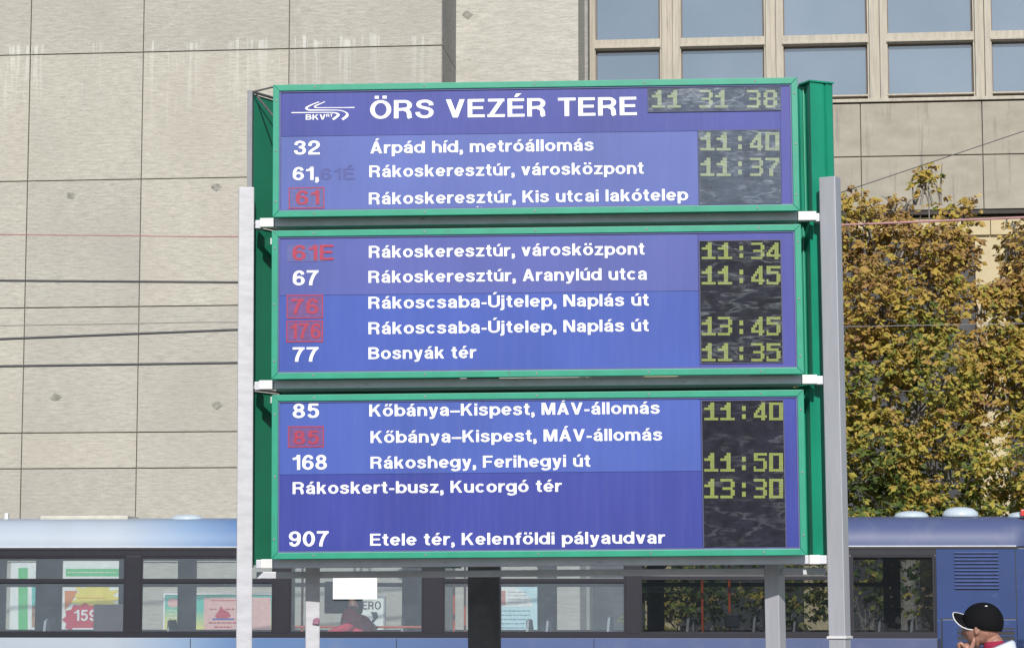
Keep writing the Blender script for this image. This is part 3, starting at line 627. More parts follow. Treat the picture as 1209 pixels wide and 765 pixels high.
# ---------------------------------------------------------------- the bus
BF = Frame(604.5, 39, R(3.6))
def bus():
    F = BF; T = thing('articulated_bus', 'long blue city bus, paler towards the left, passing behind the departure board', 'bus', F.o, F.rot)
    n = N('bus_body_pale_to_blue'); co = n.add('ShaderNodeTexCoord'); sp = n.add('ShaderNodeSeparateXYZ'); n.ln(co.outputs['Object'], sp.inputs[0])
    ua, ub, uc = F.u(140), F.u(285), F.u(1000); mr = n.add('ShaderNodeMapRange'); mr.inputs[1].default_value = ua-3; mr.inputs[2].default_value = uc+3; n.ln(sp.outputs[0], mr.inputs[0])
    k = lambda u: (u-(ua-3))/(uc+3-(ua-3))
    c = n.ramp(mr.outputs[0], [(k(ua), (.40, .45, .51)), (k(F.u(225)), (.22, .32, .47)), (k(ub), (.11, .20, .38)), (k(F.u(560)), (.08, .125, .27)), (k(uc), (.078, .10, .205))])  # body colour runs from pale at the left to blue
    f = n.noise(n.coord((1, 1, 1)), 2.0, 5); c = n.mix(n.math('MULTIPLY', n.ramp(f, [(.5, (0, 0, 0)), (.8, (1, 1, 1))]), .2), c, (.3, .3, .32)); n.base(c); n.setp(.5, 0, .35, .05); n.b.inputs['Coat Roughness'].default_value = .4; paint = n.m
    slatm = simple('louvre_blue_with_highlight', (.085, .12, .27), .35); rear = simple('dark_blue_rear_panel_paint', (.014, .042, .155), .4, var=.12, scale=1.2, coat=.25, dirt=((.05, .09, .22), (1, 1, 3), 2.2, .6))  # slat colour lightened for the sunlit highlight on each slat
    band = simple('charcoal_window_band', (.020, .019, .027), .35, var=.1); inner = simple('grey_interior_trim', (.15, .16, .18), .6)
    floor = simple('dark_bus_floor', (.06, .06, .065), .8); orange = simple('orange_grab_pole', (.78, .12, .035), .4); seatm = simple('charcoal_seat_fabric', (.035, .04, .05), .8); rim = simple('light_seat_rim', (.60, .63, .66), .4)
    U0 = F.u(-160); U1 = F.u(1219); Wd = 2.5
    zs = F.z(750, 0); zt = F.z(656, 0); zc = F.z(645.5, 0); zr = F.z(611, .3)
    # roof with curved coves, rear end rounded
    prof = [(0, zc)]+[(.36*(1-math.cos(R(a))), zc+(zr-.02-zc)*math.sin(R(a))) for a in (0.01, 12, 24, 36, 48, 60, 72, 84, 90)]+[(.8, zr+.02), (1.25, zr+.035)]
    prof = prof+[(Wd-y, z) for y, z in reversed(prof[:-1])]
    st = [U0+(U1-U0-.36)*i/30 for i in range(31)]+[U1-.36+.36*math.sin(R(a)) for a in (10, 22, 34, 46, 58, 70, 80, 90)]
    m = MB(); np_ = len(prof)
    for u in st:
        t = max(0, (u-(U1-.36))/.36); ins = .36*(1-math.sqrt(max(0, 1-t*t))); dz = ins*.45
        for y, z in prof: m.v.append((u, ins+(Wd-2*ins)*y/Wd, zc+(z-zc)*(1-.9*dz/.5)))
    for i in range(len(st)-1):
        for j in range(np_-1): a = i*np_+j; m.f.append((a, a+1, a+np_+1, a+np_))
    a = (len(st)-1)*np_; m.f.append(tuple(a+j for j in range(np_))); m.f.append(tuple(reversed(range(np_))))
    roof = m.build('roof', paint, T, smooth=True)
    MB().box(U0, U1-.30, -.014, .02, zc-.035, zc-.004).build('roof_gutter', M['black'], T)
    MB().box(U0, U1-.33, -.02, .01, zc-.004, zc+.012).build('gutter_trim', M['grey_rail'], T, bevel=.003)
    # skirt, with the floor pan
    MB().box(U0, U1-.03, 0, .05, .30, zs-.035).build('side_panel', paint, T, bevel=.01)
    for px in (230, 470, 700, 900, 1100):
        u = F.u(px); MB().box(u-.006, u+.006, -.004, .01, .34, zs-.05).build('panel_seam', M['black'], T)
    MB().box(U0, U1-.05, .06, Wd-.06, .28, .36).build('floor_pan', floor, T)
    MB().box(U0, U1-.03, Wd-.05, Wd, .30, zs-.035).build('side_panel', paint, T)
    MB().box(U0, U1-.2, .03, Wd-.03, zc-.05, zc-.02).build('ceiling', inner, T)
    MB().box(U0-.02, U0+.06, .02, Wd-.02, .3, zc).build('front_end', band, T)
    # rear closed block with rounded corner
    ur = F.u(1100); q = [(ur+.002, .0)]+[(U1-.22+.22*math.sin(R(a)), .22-.22*math.cos(R(a))) for a in range(0, 91, 15)]
    q += [(x, Wd-y) for x, y in reversed(q)]
    MB().prism(q, .3, zc-.04).build('engine_cover', rear, T, smooth=False)
    u = F.u(1193); MB().box(u-.006, u+.006, -.006, .02, .4, zc-.06).build('panel_seam', M['black'], T)
    # louvre of twelve slats
    a0, a1, z0, z1 = F.rect(1127, 650, 1179, 696); lv = MB().box(a0, a1, -.004, .0, z0, z1).build('louvre', rear, T)
    for i in range(11):
        z = z1-(i+.6)*(z1-z0)/11; m = MB(); dz = .016
        m.quad((a0, -.004, z+dz), (a1, -.004, z+dz), (a1, -.034, z-dz*.2), (a0, -.034, z-dz*.2)).quad((a0, -.034, z-dz*.2), (a1, -.034, z-dz*.2), (a1, -.005, z-dz*.9), (a0, -.005, z-dz*.9))
        m.quad((a0, -.004, z+dz), (a0, -.034, z-dz*.2), (a0, -.005, z-dz*.9)).quad((a1, -.004, z+dz), (a1, -.034, z-dz*.2), (a1, -.005, z-dz*.9)); m.build('slat', slatm, lv)
        MB().box(a0+.01, a1-.01, -.0055, -.0045, z-dz*1.5, z-dz*.9).build('louvre_slot', M['black'], lv)
    a0, a1, z0, z1 = F.rect(1114, 731, 1206, 900); h_ = MB().box(a0, a1-.05, -.018, .0, z0, z1).build('engine_hatch', rear, T, bevel=.006)
    MB().box(a0-.02, a1-.04, -.006, -.001, z0-.02, z1+.02).build('hatch_gap', M['black'], h_)
    a0, a1, z0, z1 = F.rect(1131, 741, 1198, 790); MB().box(a0, a1, -.024, -.018, z0, z1).build('grille', M['black'], h_)
    for i in range(8): z = z1-(i+.5)*(z1-z0)/8; MB().box(a0, a1, -.032, -.024, z-.012, z+.012).build('grille_bar', rear, h_)
    # window wall: band above, rail below, pillars, windows
    def side(v0, v1, wins, g_m, near):
        MB().box(U0, ur, v0, v1, zt, zc-.035).build('window_header', band, T)
        MB().box(U0, ur, v0-.004*near, v1, zs-.035, zs+.035).build('window_rail', band, T)
        e = [U0]
        for a, b, tr in wins: e += [F.u(a, v0), F.u(b, v0)]
        e.append(ur)
        for a, b in zip(e[::2], e[1::2]):
            if b-a > .01: MB().box(a, b, v0, v1, zs+.035, zt).build('pillar', band, T, bevel=.006)
        for a, b, tr in wins:
            ua_, ub_ = F.u(a, v0), F.u(b, v0); vm = (v0+v1)/2; fw = .028
            w = MB(); w.box(ua_, ua_+fw, v0+.012, v1-.005, zs+.035, zt).box(ub_-fw, ub_, v0+.012, v1-.005, zs+.035, zt).box(ua_+fw, ub_-fw, v0+.012, v1-.005, zt-fw, zt).box(ua_+fw, ub_-fw, v0+.012, v1-.005, zs+.035, zs+.035+fw)
            w_ = w.build('window', band, T)
            ztr = F.z(tr, v0) if tr else None
            if tr:
                MB().box(ua_+fw, ub_-fw, v0+.004, v1-.005, ztr-.035, ztr+.035).build('transom', band, w_, bevel=.004)
                MB().box(ua_+fw, ub_-fw, vm, vm+.006, ztr+.035, zt-fw).build('pane', g_m(a), w_); MB().box(ua_+fw, ub_-fw, vm, vm+.006, zs+.035+fw, ztr-.035).build('pane', g_m(a), w_)
            else: MB().box(ua_+fw, ub_-fw, vm, vm+.006, zs+.035+fw, zt-fw).build('pane', g_m(a), w_)
    side(0, .05, [(-150, -10, 685), (3, 153, 685), (171, 326, 685), (345, 501, 0), (524, 572, 685), (588, 737, 685), (754, 903, 682), (920, 977, 682), (1001, 1098, 0)],
         lambda a: M['bus_glass'] if a < 745 else M['bus_glass_dark'], 1)
    gm = lambda a: M['far_glass']
    fw = 1.0
    side(Wd-.05, Wd, [(-120, 2, 690), (12, 50, 690), (77, 147, 690), (171, 216, 690), (234, 326, 690), (349, 478, 690), (498, 570, 690), (590, 636, 690), (655, 764, 690), (780, 900, 690), (916, 1040, 690), (1056, 1092, 0)], gm, 0)
    # roof fittings
    def dome(px, py, wpx, hpx, v=.75):
        u = F.u(px, v, py); z = F.z(py, v, px); r = wpx/2*.0137; h2 = hpx*.0137
        MB().lathe([(r, 0), (r*1.0, h2*.25), (r*.93, h2*.55), (r*.7, h2*.85), (r*.3, h2), (.01, h2*1.02)], (u, v, z-.03), 28, sy=.9).build('roof_vent', M['dome'], T, smooth=True)
    M['dome'] = simple('pale_blue_plastic_vent', (.50, .57, .62), .35, var=.06)
    dome(221, 612, 40, 7); dome(1076, 609, 40, 8); dome(1134, 608.5, 42, 12); dome(1208, 609, 36, 7)
    a0 = F.u(55, .8); a1 = F.u(158, .8); z = F.z(612, .8, 100); MB().box(a0, a1, .6, 1.5, z-.05, z+.045).build('roof_hatch', M['hatch'], T, bevel=.03)
    a0 = F.u(12, .8); MB().box(a0, a0+.06, .7, .78, z-.05, z+.09).build('marker_lamp', M['cap'], T, bevel=.01)
    a0 = F.u(1200, .5); MB().box(a0, a0+.1, .45, .55, z-.0, z+.10).build('marker_lamp', M['red_lamp'], T, bevel=.01)
    # handrails and poles
    def pole(px, v, z0=.36, z1=None, m=orange, r=.02): u = F.u(px, v, 700); MB().tube([(u, v, z0), (u, v, z1 or zc-.05)], r, 8).build('grab_pole', m, T)
    for px, v in ((357, 1.9), (536, 1.0), (549, 1.3), (829, .5), (861, .35)): pole(px, v)
    zz = F.z(740, 1.0); MB().tube([(F.u(346, 1.0), 1.0, zz), (F.u(500, 1.0), 1.0, zz)], .018, 8).build('grab_rail', orange, T)
    u = F.u(861, .33); z = F.z(732, .33); MB().box(u-.12, u+.12, .22, .33, z-.12, z+.12).build('ticket_validator', M['black'], T, bevel=.03)
    u0, u1, z0, z1 = F.rect(110, 713, 146, 760, .5); MB().box(u0, u1, .5, .56, z0, z1).build('partition', simple('maroon_grey_partition', (.10, .075, .085), .5), T, bevel=.01)
    u0, u1, z0, z1 = F.rect(383, 686, 428, 724, 1.7); MB().box(u0, u1, 1.7, 1.74, z0, z1).build('partition', seatm, T, bevel=.03)
    # seats: backrest, cushion, rim
    def seat(px, v, ph=None):
        u = F.u(px, v, 740); s = MB().box(u-.05, u+.42, v-.21, v+.21, .78, .88).build('seat', seatm, T, bevel=.03)
        zt2 = F.z(730, v)+random.uniform(-.02, .05)
        b = MB(); b.prism([(0, 0), (.07, 0), (.07, .42), (0, .42)], 0, 1)
        bb = MB().plate([(u-.06, .8), (u+.03, .8), (u+.03-.1+.14, .9), (u-.09+.10, zt2), (u-.09+.02, zt2-.02)], v-.2, v+.2).build('seat_back', seatm, s, bevel=.02)
        MB().tube([(u-.07, v-.215, .95), (u-.035, v-.215, zt2-.03), (u-.01, v-.215, zt2)], .022, 6).build('seat_rim', rim, s)
        MB().box(u+.1, u+.2, v-.05, v+.05, .36, .78).build('seat_leg', M['black'], s)
    for px, v in ((60, .45), (62, 2.0), (205, 2.1), (627, .5), (650, 1.9), (722, .5), (815, .5), (822, 1.95), (893, .5), (1078, .6), (940, 1.9), (1040, 1.9), (480, 2.05), (-60, .5), (-50, 2.0)): seat(px, v)
    # wheels
    tyre = simple('black_tyre', (.02, .02, .02), .8); rimm = simple('grey_wheel_rim', (.3, .3, .31), .4, metal=.6)
    for px in (-40, 480, 1010):
        for v in (.18, Wd-.18):
            u = F.u(px); a = link('wheel', None, T); a.location = (u, v, .48)
            MB().lathe([(.28, -.15), (.46, -.14), (.48, -.08), (.48, .08), (.46, .14), (.28, .15)], n=28, axis='y').build('tyre', tyre, a, smooth=False)
            MB().lathe([(.05, -.16), (.12, -.155), (.14, -.11), (.27, -.12), (.285, -.152), (.285, .152), (.05, .15)], n=24, axis='y').build('rim', rimm, a)
        MB().prism([(0, 0), (1, 0), (1, 1)], 0, .01)
    return T
M['red_lamp'] = simple('red_lamp_lens', (.6, .04, .03), .3); M['hatch'] = simple('cream_roof_hatch', (.50, .47, .40), .5)
bus()
# sheet on the bus window
u0, u1, z0, z1 = BF.rect(393, 675, 445, 707, -.03)
o = MB().box(u0-(u0+u1)/2, u1-(u0+u1)/2, -.004, .004, 0, z1-z0).build('notice_sheet', simple('bright_white_sheet', (.90, .90, .88), .6, var=.02),
    label='blank white rectangular sheet fixed outside the bus window', category='sheet')
o.location = BF.o+BF.M @ Vector(((u0+u1)/2, -.012, z0)); o.rotation_euler = BF.rot

# ---------------------------------------------------------------- posters on the wall behind the bus
def poster(name, label, cat, x0, y0, x1, y1, base, items, vb=-.10, frame=None):
    F = BUILD; cx = (x0+x1)/2; u0, u1, z0, z1 = F.rect(x0, y0, x1, y1, vb); uc = (u0+u1)/2
    T = thing(name, label, cat, F.o+F.M @ Vector((uc, vb, z0)), F.rot)
    MB().box(u0-uc, u1-uc, -.02, .08, 0, z1-z0).build('board', base, T)
    if frame:
        t = .04; w = (u1-u0)/2; hh = z1-z0; g = MB(); g.box(-w-t, -w, -.05, .08, -t, hh+t).box(w, w+t, -.05, .08, -t, hh+t).box(-w, w, -.05, .08, hh, hh+t).box(-w, w, -.05, .08, -t, 0); g.build('frame', frame, T, bevel=.005)
    def L(px, py): a, b = F.at(px, py, vb); return a-uc, b-z0
    k = 0
    for it in items:
        k += 1; v = -.022-.004*k
        if it[0] == 'poly': MB().plate([L(*q) for q in it[1]], v, v+.003).build('print_area', it[2], T)
        elif it[0] == 'text':
            a = L(it[2], it[4]); b = L(it[3], it[4]); c = L(it[2], it[4]-it[5])[1]-a[1]; lettering('print', it[1], a[0], b[0], a[1], c, v, it[6], T, lift=.002)
        elif it[0] == 'lines':
            mb = MB(); x_0, y_0, x_1, n_, st, m = it[1:]
            for i in range(n_):
                xx = x_0
                while xx < x_1:
                    w = random.uniform(2, 6); a = L(xx, y_0+i*st+1.0); b = L(min(x_1, xx+w), y_0+i*st); mb.quad((a[0], v, a[1]), (b[0], v, a[1]), (b[0], v, b[1]), (a[0], v, b[1])); xx += w+1.2
            mb.build('small_print', m, T)
    return T
P = lambda nm, c, **k: simple(nm, c, .5, var=.08, **k)
pw, pg, py_, pr, pp, pt, pk, pc = P('poster_white', (.75, .75, .72)), P('poster_green', (.10, .48, .16)), P('poster_yellow', (.75, .62, .10)), P('poster_red', (.50, .03, .06)), P('poster_pink', (.72, .42, .38)), P('poster_teal', (.10, .45, .40)), P('poster_black', (.04, .04, .05)), P('poster_pale_cyan', (.50, .68, .72))
n = N('teal_to_yellow_print'); co = n.add('ShaderNodeTexCoord'); sp = n.add('ShaderNodeSeparateXYZ'); n.ln(co.outputs['Object'], sp.inputs[0]); n.base(n.ramp(n.math('MULTIPLY', sp.outputs[2], .85), [(.05, (.70, .60, .15)), (.45, (.65, .62, .2)), (.8, (.10, .48, .38))])); n.setp(.5); pgrad = n.m
orange_p = P('poster_orange', (.62, .22, .08)); photo = simple('mottled_food_photo', (.35, .20, .13), .5, var=.7, scale=9)
def burst(cx, cy, r0, r1, n_=22, sx=1.0): return [(cx+(r0 if i % 2 else r1)*math.cos(2*math.pi*i/n_)*sx, cy-(r0 if i % 2 else r1)*math.sin(2*math.pi*i/n_)) for i in range(n_)]
poster('advert_board', 'narrow white and green shop advert seen through the leftmost bus window', 'advert', 12, 664, 53, 765, pw,
       [('poly', [(22, 670), (33, 670), (33, 765), (22, 765)], pg), ('poly', [(38, 690), (52, 690), (52, 715), (38, 715)], pt), ('poly', [(38, 715), (52, 715), (52, 740), (38, 740)], photo)])
poster('advert_board', 'price advert with yellow burst and white 159 on red, under a green strip', 'advert', 74, 662, 151, 768, pw,
       [('poly', [(78, 671), (142, 671), (142, 680), (78, 680)], pg), ('lines', 80, 675, 138, 1, 3, pw), ('poly', burst(113, 706, 14, 22, 26, 1.5), py_), ('poly', [(77, 697), (92, 697), (84, 712), (77, 720)], orange_p),
        ('lines', 92, 705, 124, 1, 3, orange_p), ('poly', burst(101, 731, 17, 20, 24, 1.35), pr), ('text', '159', 88, 115, 732.5, 13, pw), ('poly', [(86, 741), (125, 741), (125, 768), (86, 768)], pw)])
poster('poster', 'small teal and yellow poster on the stone wall', 'poster', 195, 702, 228, 760, pgrad, [('poly', burst(205, 711, 5, 6, 16, 1.3), pp), ('lines', 199, 720, 224, 8, 4, pw)], frame=pw)
poster('poster', 'pink poster with red bird emblem beside a teal strip', 'poster', 232, 702, 322, 765, pgrad,
       [('poly', [(241, 705), (320, 705), (320, 765), (241, 765)], pp), ('poly', [(254, 727), (259, 720), (261, 715), (264, 719), (270, 722), (273, 727), (266, 731), (258, 731)], pr), ('poly', [(251, 729.5), (277, 729.5), (277, 731.5), (251, 731.5)], P('poster_blue', (.08, .10, .35))),
        ('lines', 250, 708, 300, 1, 3, pr), ('lines', 248, 718.0, 256, 1, 3, pr), ('lines', 267, 718.0, 278, 1, 3, pr), ('lines', 247, 734, 282, 1, 3, pr), ('lines', 254, 739, 274, 1, 3, pr), ('lines', 246, 743, 300, 1, 3, orange_p)], frame=pw)
poster('poster', 'white poster lettered ERO in black beside the red-clad passenger', 'poster', 412, 705, 453, 762, pw, [('text', 'ERO', 428, 450, 719, 9.5, pk), ('poly', [(438, 722), (445, 722), (447, 728), (441, 735), (447, 741), (443, 744), (436, 738), (441, 729)], pk)], frame=P('poster_edge', (.3, .32, .35)))
circ = [(590, 690)]+[(640*1.0-50+50*math.cos(R(a)), 745-53*math.sin(R(a))) for a in (88, 75, 60, 45, 30, 15, 0)]+[(640, 765), (590, 765)]
poster('information_board', 'pale blue round-cornered information board behind the bus, right of the dark column', 'information board', 586, 690, 637, 765, pc,
       [('poly', [(589, 692), (605, 692), (616, 697), (626, 706), (630, 716), (589, 716)], pw), ('poly', [(590, 697), (597, 697), (597, 714), (590, 714)], P('poster_faded_red', (.5, .2, .16))), ('lines', 600, 698, 622, 4, 4.2, P('poster_grey', (.35, .38, .42))), ('lines', 591, 720, 626, 5, 5, P('poster_slate', (.22, .32, .40)))])
# big dark characters painted on the wall, seen only in part above the sheet
for nm, s, a, b, y, cc, lb in (('wall_lettering', '01', 417, 438, 676, 9, 'dark numerals on the wall just above the white sheet'), ('wall_lettering', '9', 469, 479, 683, 12, 'single dark looped character on the wall right of the white sheet')):
    T = thing(nm, lb, 'lettering', BUILD.o, BUILD.rot); u0, zb = BUILD.at(a, y, -.03); u1, _ = BUILD.at(b, y, -.03)
    lettering('character', s, u0, u1, zb, cc*.0207, -.03, P('painted_black', (.08, .08, .085)), T, lift=.001)

# ---------------------------------------------------------------- overhead wires
def wire(label, x0, y0, x1, y1, d, r, m, ext=True):
    F = Frame(604.5, d, 0); a = Vector((F.u(x0), 0, F.z(y0, 0, x0))); b = Vector((F.u(x1), 0, F.z(y1, 0, x1))); dr = (b-a); pts = []
    L0, L1 = (-4.0, 4.0) if ext else (0, 1)
    dd = dr/dr.length; lo = a-dd*25; hi = b+dd*25; lo, hi = (a, b+dd*12) if not ext else (lo, hi); N_ = 40
    for i in range(N_+1):
        t = i/N_; q = lo.lerp(hi, t); q.z += .00022*((q.x-(a.x+b.x)/2)**2)*0.6; pts.append(q)
    mb = MB().tube(pts, r, 6); o = mb.build('overhead_wire', m, smooth=True, label=label, category='wire'); o.location = (F.o.x, d, 0)
    return o
def wire_through(label, px, d, r, m):
    F = Frame(604.5, d, 0); q = [Vector((F.u(x), 0, F.z(y, 0, x))) for x, y in px]
    q = [q[0]+(q[0]-q[1]).normalized()*25]+q+[q[-1]+(q[-1]-q[-2]).normalized()*25]; sm = cr([(a.x, a.z) for a in q], 8); n_ = len(sm)
    o = MB().tube([(x, 0, z) for x, z in sm], [r[0]+(r[1]-r[0])*min(1, max(0, (i-10)/(n_-20))) for i in range(n_)], 6).build('overhead_wire', m, smooth=True, label=label, category='wire'); o.location = (F.o.x, d, 0)
wd = simple('dark_cable', (.05, .05, .055), .5); wr = simple('dull_red_cable', (.40, .20, .20), .5); wg = simple('thin_grey_cable', (.22, .20, .19), .5); wpk = simple('pinkish_cable', (.42, .24, .25), .5)
wire_through('red cable crossing the stone wall and the tree top, topmost wire left of the board', [(0, 277), (278, 279.5), (640, 275), (1000, 265.5), (1209, 257)], 43, (.011, .022), wr)
wire_through('thin pale wire just above the rising thick cable, crossing the middle of the tree', [(0, 384.5), (278, 380.5), (640, 384), (1000, 385.5), (1209, 382)], 44, (.009, .008), wg)
wire('thick dark cable below the thin red one', 0, 331.5, 278, 333.5, 50, .026, wd)
wire('thick dark cable rising to the right across the stone wall', 0, 400.5, 278, 389.5, 50.2, .028, wd)
wire('thick dark cable lowest of the wires left of the board', 0, 432.5, 278, 428.5, 49.8, .028, wd)
wire('thin dark wire climbing steeply to the right over the concrete band', 985, 231, 1209, 157, 20.32, .004, wd, False)

# ---------------------------------------------------------------- trees
def leafmat(name, stops):
    n = N(name); at = n.add('ShaderNodeAttribute'); at.attribute_name = 'tint'; n.base(n.ramp(at.outputs['Fac'], stops)); n.setp(.6, 0, .3)
    tr = n.add('ShaderNodeBsdfTranslucent'); n.ln(n.b.inputs['Base Color'].links[0].from_socket, tr.inputs[0]); mx = n.add('ShaderNodeMixShader'); mx.inputs[0].default_value = .22
    n.ln(n.b.outputs[0], mx.inputs[1]); n.ln(tr.outputs[0], mx.inputs[2]); n.ln(mx.outputs[0], n.out.inputs[0]); return n.m
LEAF = leafmat('autumn_leaves', [(0, (.05, .085, .02)), (.2, (.14, .18, .04)), (.38, (.40, .34, .06)), (.56, (.46, .31, .07)), (.74, (.34, .20, .065)), (.88, (.22, .13, .07)), (1, (.60, .46, .14))])
BARK = simple('pale_grey_bark', (.22, .20, .175), .9, var=.35, scale=6, stretch=(1, 1, .4), bump=.4)
def foliage(name, blobs, n_clusters, par, base, size=.12, tintf=None, seed=1):
    rng = random.Random(seed); V = []; Fc = []; T_ = []
    vol = [b[3]*b[5] for b in blobs]; tot = sum(vol)
    for (cx, cy, cz, rx, ry, rz, dens) in blobs:
        k = int(n_clusters*rx*rz/tot*dens)
        for _ in range(k):
            while True:
                p = Vector((rng.uniform(-1, 1), rng.uniform(-1, 1), rng.uniform(-1, 1)))
                if p.length <= 1: break
            p *= (.55+.45*rng.random())/max(p.length, .35) if rng.random() < .55 else 1
            if p.length > 1.0: p.normalize()
            q = Vector((cx+p.x*rx, cy+p.y*ry, cz+p.z*rz))-base
            if mnoise.noise(q*1.15+Vector((seed*7, 0, 0))) < -.16 and rng.random() < .88: continue
            g = tintf(q+base, rng); hd = rng.uniform(0, 2*math.pi); out = Vector((math.cos(hd), math.sin(hd), -.35)).normalized()
            nl = rng.choice((3, 4, 5, 7)); sz = size*rng.uniform(.55, 1.45)
            for j in range(nl):
                s = (j/(nl-1)-.5) if nl > 1 else 0
                d = (out+Vector((-out.y, out.x, 0))*s*2.2+Vector((0, 0, rng.uniform(-1.0, .15)))).normalized()
                nrm = Vector((rng.uniform(-.6, .6), -1.0+rng.uniform(-.5, .7), rng.uniform(.1, 1.2))).normalized(); side = d.cross(nrm).normalized(); nn = side.cross(d)
                l = sz*rng.uniform(.8, 1.2); w = l*rng.uniform(.2, .3); b0 = q+d*sz*.25+Vector((rng.uniform(-.03, .03),)*3)
                i = len(V); tip = b0+d*l-nn*l*.18*0
                V += [b0, b0+d*l*.45+side*w-nn*w*.25, b0+d*l*.45-side*w-nn*w*.25, tip, b0+d*l*.5]
                Fc += [(i, i+1, i+4), (i, i+4, i+2), (i+1, i+3, i+4), (i+2, i+4, i+3)]; t = min(1, max(0, g+rng.gauss(0, .08))); T_ += [t]*5
    me = bpy.data.meshes.new(name); me.from_pydata([tuple(v) for v in V], [], Fc); me.materials.append(LEAF)
    a = me.attributes.new('tint', 'FLOAT', 'POINT'); a.data.foreach_set('value', T_)
    return link(name, me, par, kind='stuff')
TF = Frame(604.5, 49, 0)
def tpos(px, py, v=0): u, z = TF.at(px, py, v); return Vector((TF.o.x+u, 49+v, z))
def blob(px, py, rpx, rpy, v=0, ry=1.0, dens=1.0): p = tpos(px, py, v); return (p.x, p.y, p.z, rpx*.0169, ry, rpy*.0169, dens)
def tree(label, basepx, blobs, limbs, n_cl, seed, tintf, name='tree', v=0, r=.2, gr='autumn trees behind the bus'):
    b = tpos(basepx, 700, v); b.z = 0; T = thing(name, label, 'tree', b, group=gr)
    rng = random.Random(seed)
    first = tpos(*limbs[0][0], v)-b
    pts = [Vector((0, 0, 0)), Vector((rng.uniform(-.05, .05), 0, first.z*.3)), Vector((first.x*.5, .1, first.z*.65)), first]
    tk = MB().tube(pts, [r*1.25, r, r*.85, r*.7], 12)
    tk.build('trunk', BARK, T, smooth=True)
    for lb in limbs:
        q = [tpos(x, y, v)-b for x, y in lb]; sm = cr([(a.x, a.z) for a in q], 5); n_ = len(sm)
        MB().tube([(x, .12*math.sin(i*.7+seed), z) for i, (x, z) in enumerate(sm)], [r*.62*(1-i/(n_-1))**1.6+.010 for i in range(n_)], 8).build('limb', BARK, T, smooth=True)
    bt = MB()
    for bl in blobs:
        if bl[3] < .36: continue
        c = Vector(bl[:3])-b
        for _ in range(int(6+bl[3]*3)):
            e = c+Vector((rng.uniform(-1, 1)*bl[3]*.9, rng.uniform(-.8, .8)*bl[4], rng.uniform(-.6, 1)*bl[5]*.9)); s = c+Vector((rng.uniform(-.3, .3), 0, -bl[5]*.6)); m_ = s.lerp(e, .5)+Vector((0, 0, .12))
            bt.tube([s, m_, e], [.028, .016, .006], 5, False)
    bt.build('twigs', BARK, T, kind='stuff')
    foliage('crown', blobs, n_cl, T, b, seed=seed, tintf=tintf); return T
def tA(q, rng):
    hgt = (q.z-3.5)/5.5; w = mnoise.noise(q*.9)
    return .24+.42*max(0, min(1, hgt))+.30*w+rng.gauss(0, .13)
blA = [blob(1015, 270, 38, 44, 0, .9), blob(1060, 292, 50, 46), blob(1105, 292, 38, 42, -.3, .8), blob(1096, 222, 24, 34, 0, .4, .75), blob(1142, 300, 20, 26, 0, .5, 1.0), blob(1148, 350, 20, 30, 0, .5, 1.2), blob(1062, 240, 26, 18, 0, .5, .35), blob(1012, 228, 20, 14, 0, .4, .4), blob(1135, 255, 26, 20, 0, .5, .5), blob(1148, 236, 16, 8, 0, .3, .6),
       blob(1030, 350, 60, 65, -.3, 1.3), blob(1105, 350, 50, 60, 0, 1.2), blob(1020, 440, 70, 65, 0, 1.5), blob(1100, 440, 60, 65, -.3, 1.5, 1.0), blob(1030, 530, 75, 65, 0, 1.6), blob(1110, 535, 65, 70, .1, 1.6), blob(1050, 600, 100, 50, .3, 1.6, .9), blob(960, 520, 45, 90, .3, 1.2, .6), blob(965, 380, 30, 90, .3, 1, .5)]
tree('large yellow-brown autumn tree rising directly right of the departure board', 1072, blA, [[(1072, 640), (1078, 500), (1095, 380), (1097, 195)], [(1072, 600), (1050, 460), (1040, 330), (1015, 235)], [(1078, 520), (1110, 420), (1128, 310)], [(1074, 560), (1020, 450), (1000, 380)]], 11500, 3, tA, r=.21)
rb = random.Random(8)
for _ in range(26):
    x = rb.uniform(998, 1155); blA.append(blob(x, 262-26*math.exp(-((x-1090)/26)**2)-rb.uniform(0, 26), rb.uniform(7, 14), rb.uniform(6, 14), rb.uniform(-.4, .4), .3, .45))
blB = [blob(1215, 300, 42, 36, .8, 1.0), blob(1205, 262, 22, 14, .8, .5, .5), blob(1250, 340, 70, 80, .8, 1.3), blob(1195, 372, 42, 52, .8, 1.0, .75), blob(1200, 440, 55, 60, .5, 1.2), blob(1170, 450, 45, 60, 0.2, 1.0, 1.1), blob(1168, 385, 38, 50, 0.1, .8, 1.2), blob(1190, 345, 30, 26, .3, .5, 1.0), blob(1160, 355, 26, 28, .3, .5, .9), blob(1200, 540, 70, 70, .2, 1.5), blob(1290, 470, 80, 110, .8, 1.5), blob(1210, 610, 90, 50, .4, 1.5), blob(1340, 380, 50, 90, .8, 1.3)]
tree('second autumn tree cut off by the right edge of the photo', 1262, blB, [[(1262, 620), (1250, 480), (1225, 380), (1200, 290)], [(1260, 560), (1290, 450), (1310, 350)], [(1258, 500), (1209, 420), (1160, 470)]], 9000, 5, lambda q, rng: tA(q, rng)+.04, v=.8, r=.24)
def tS(q, rng): return .14+.3*mnoise.noise(q*1.2)+rng.gauss(0, .14)
SH = [('low green-yellow shrub behind the middle bus windows under the board', 800, [blob(800, 690, 45, 40, -4, .8), blob(770, 715, 30, 40, -4, .6)]),
      ('broad dark shrub behind the rear bus windows', 900, [blob(880, 700, 60, 55, -4, .9), blob(930, 680, 60, 60, -4, 1)]),
      ('tall shrub growing against the trunk of the large autumn tree', 1020, [blob(1000, 680, 60, 60, -4, 1), blob(1100, 680, 70, 60, -4, 1), blob(1190, 690, 70, 60, -4, 1)])]
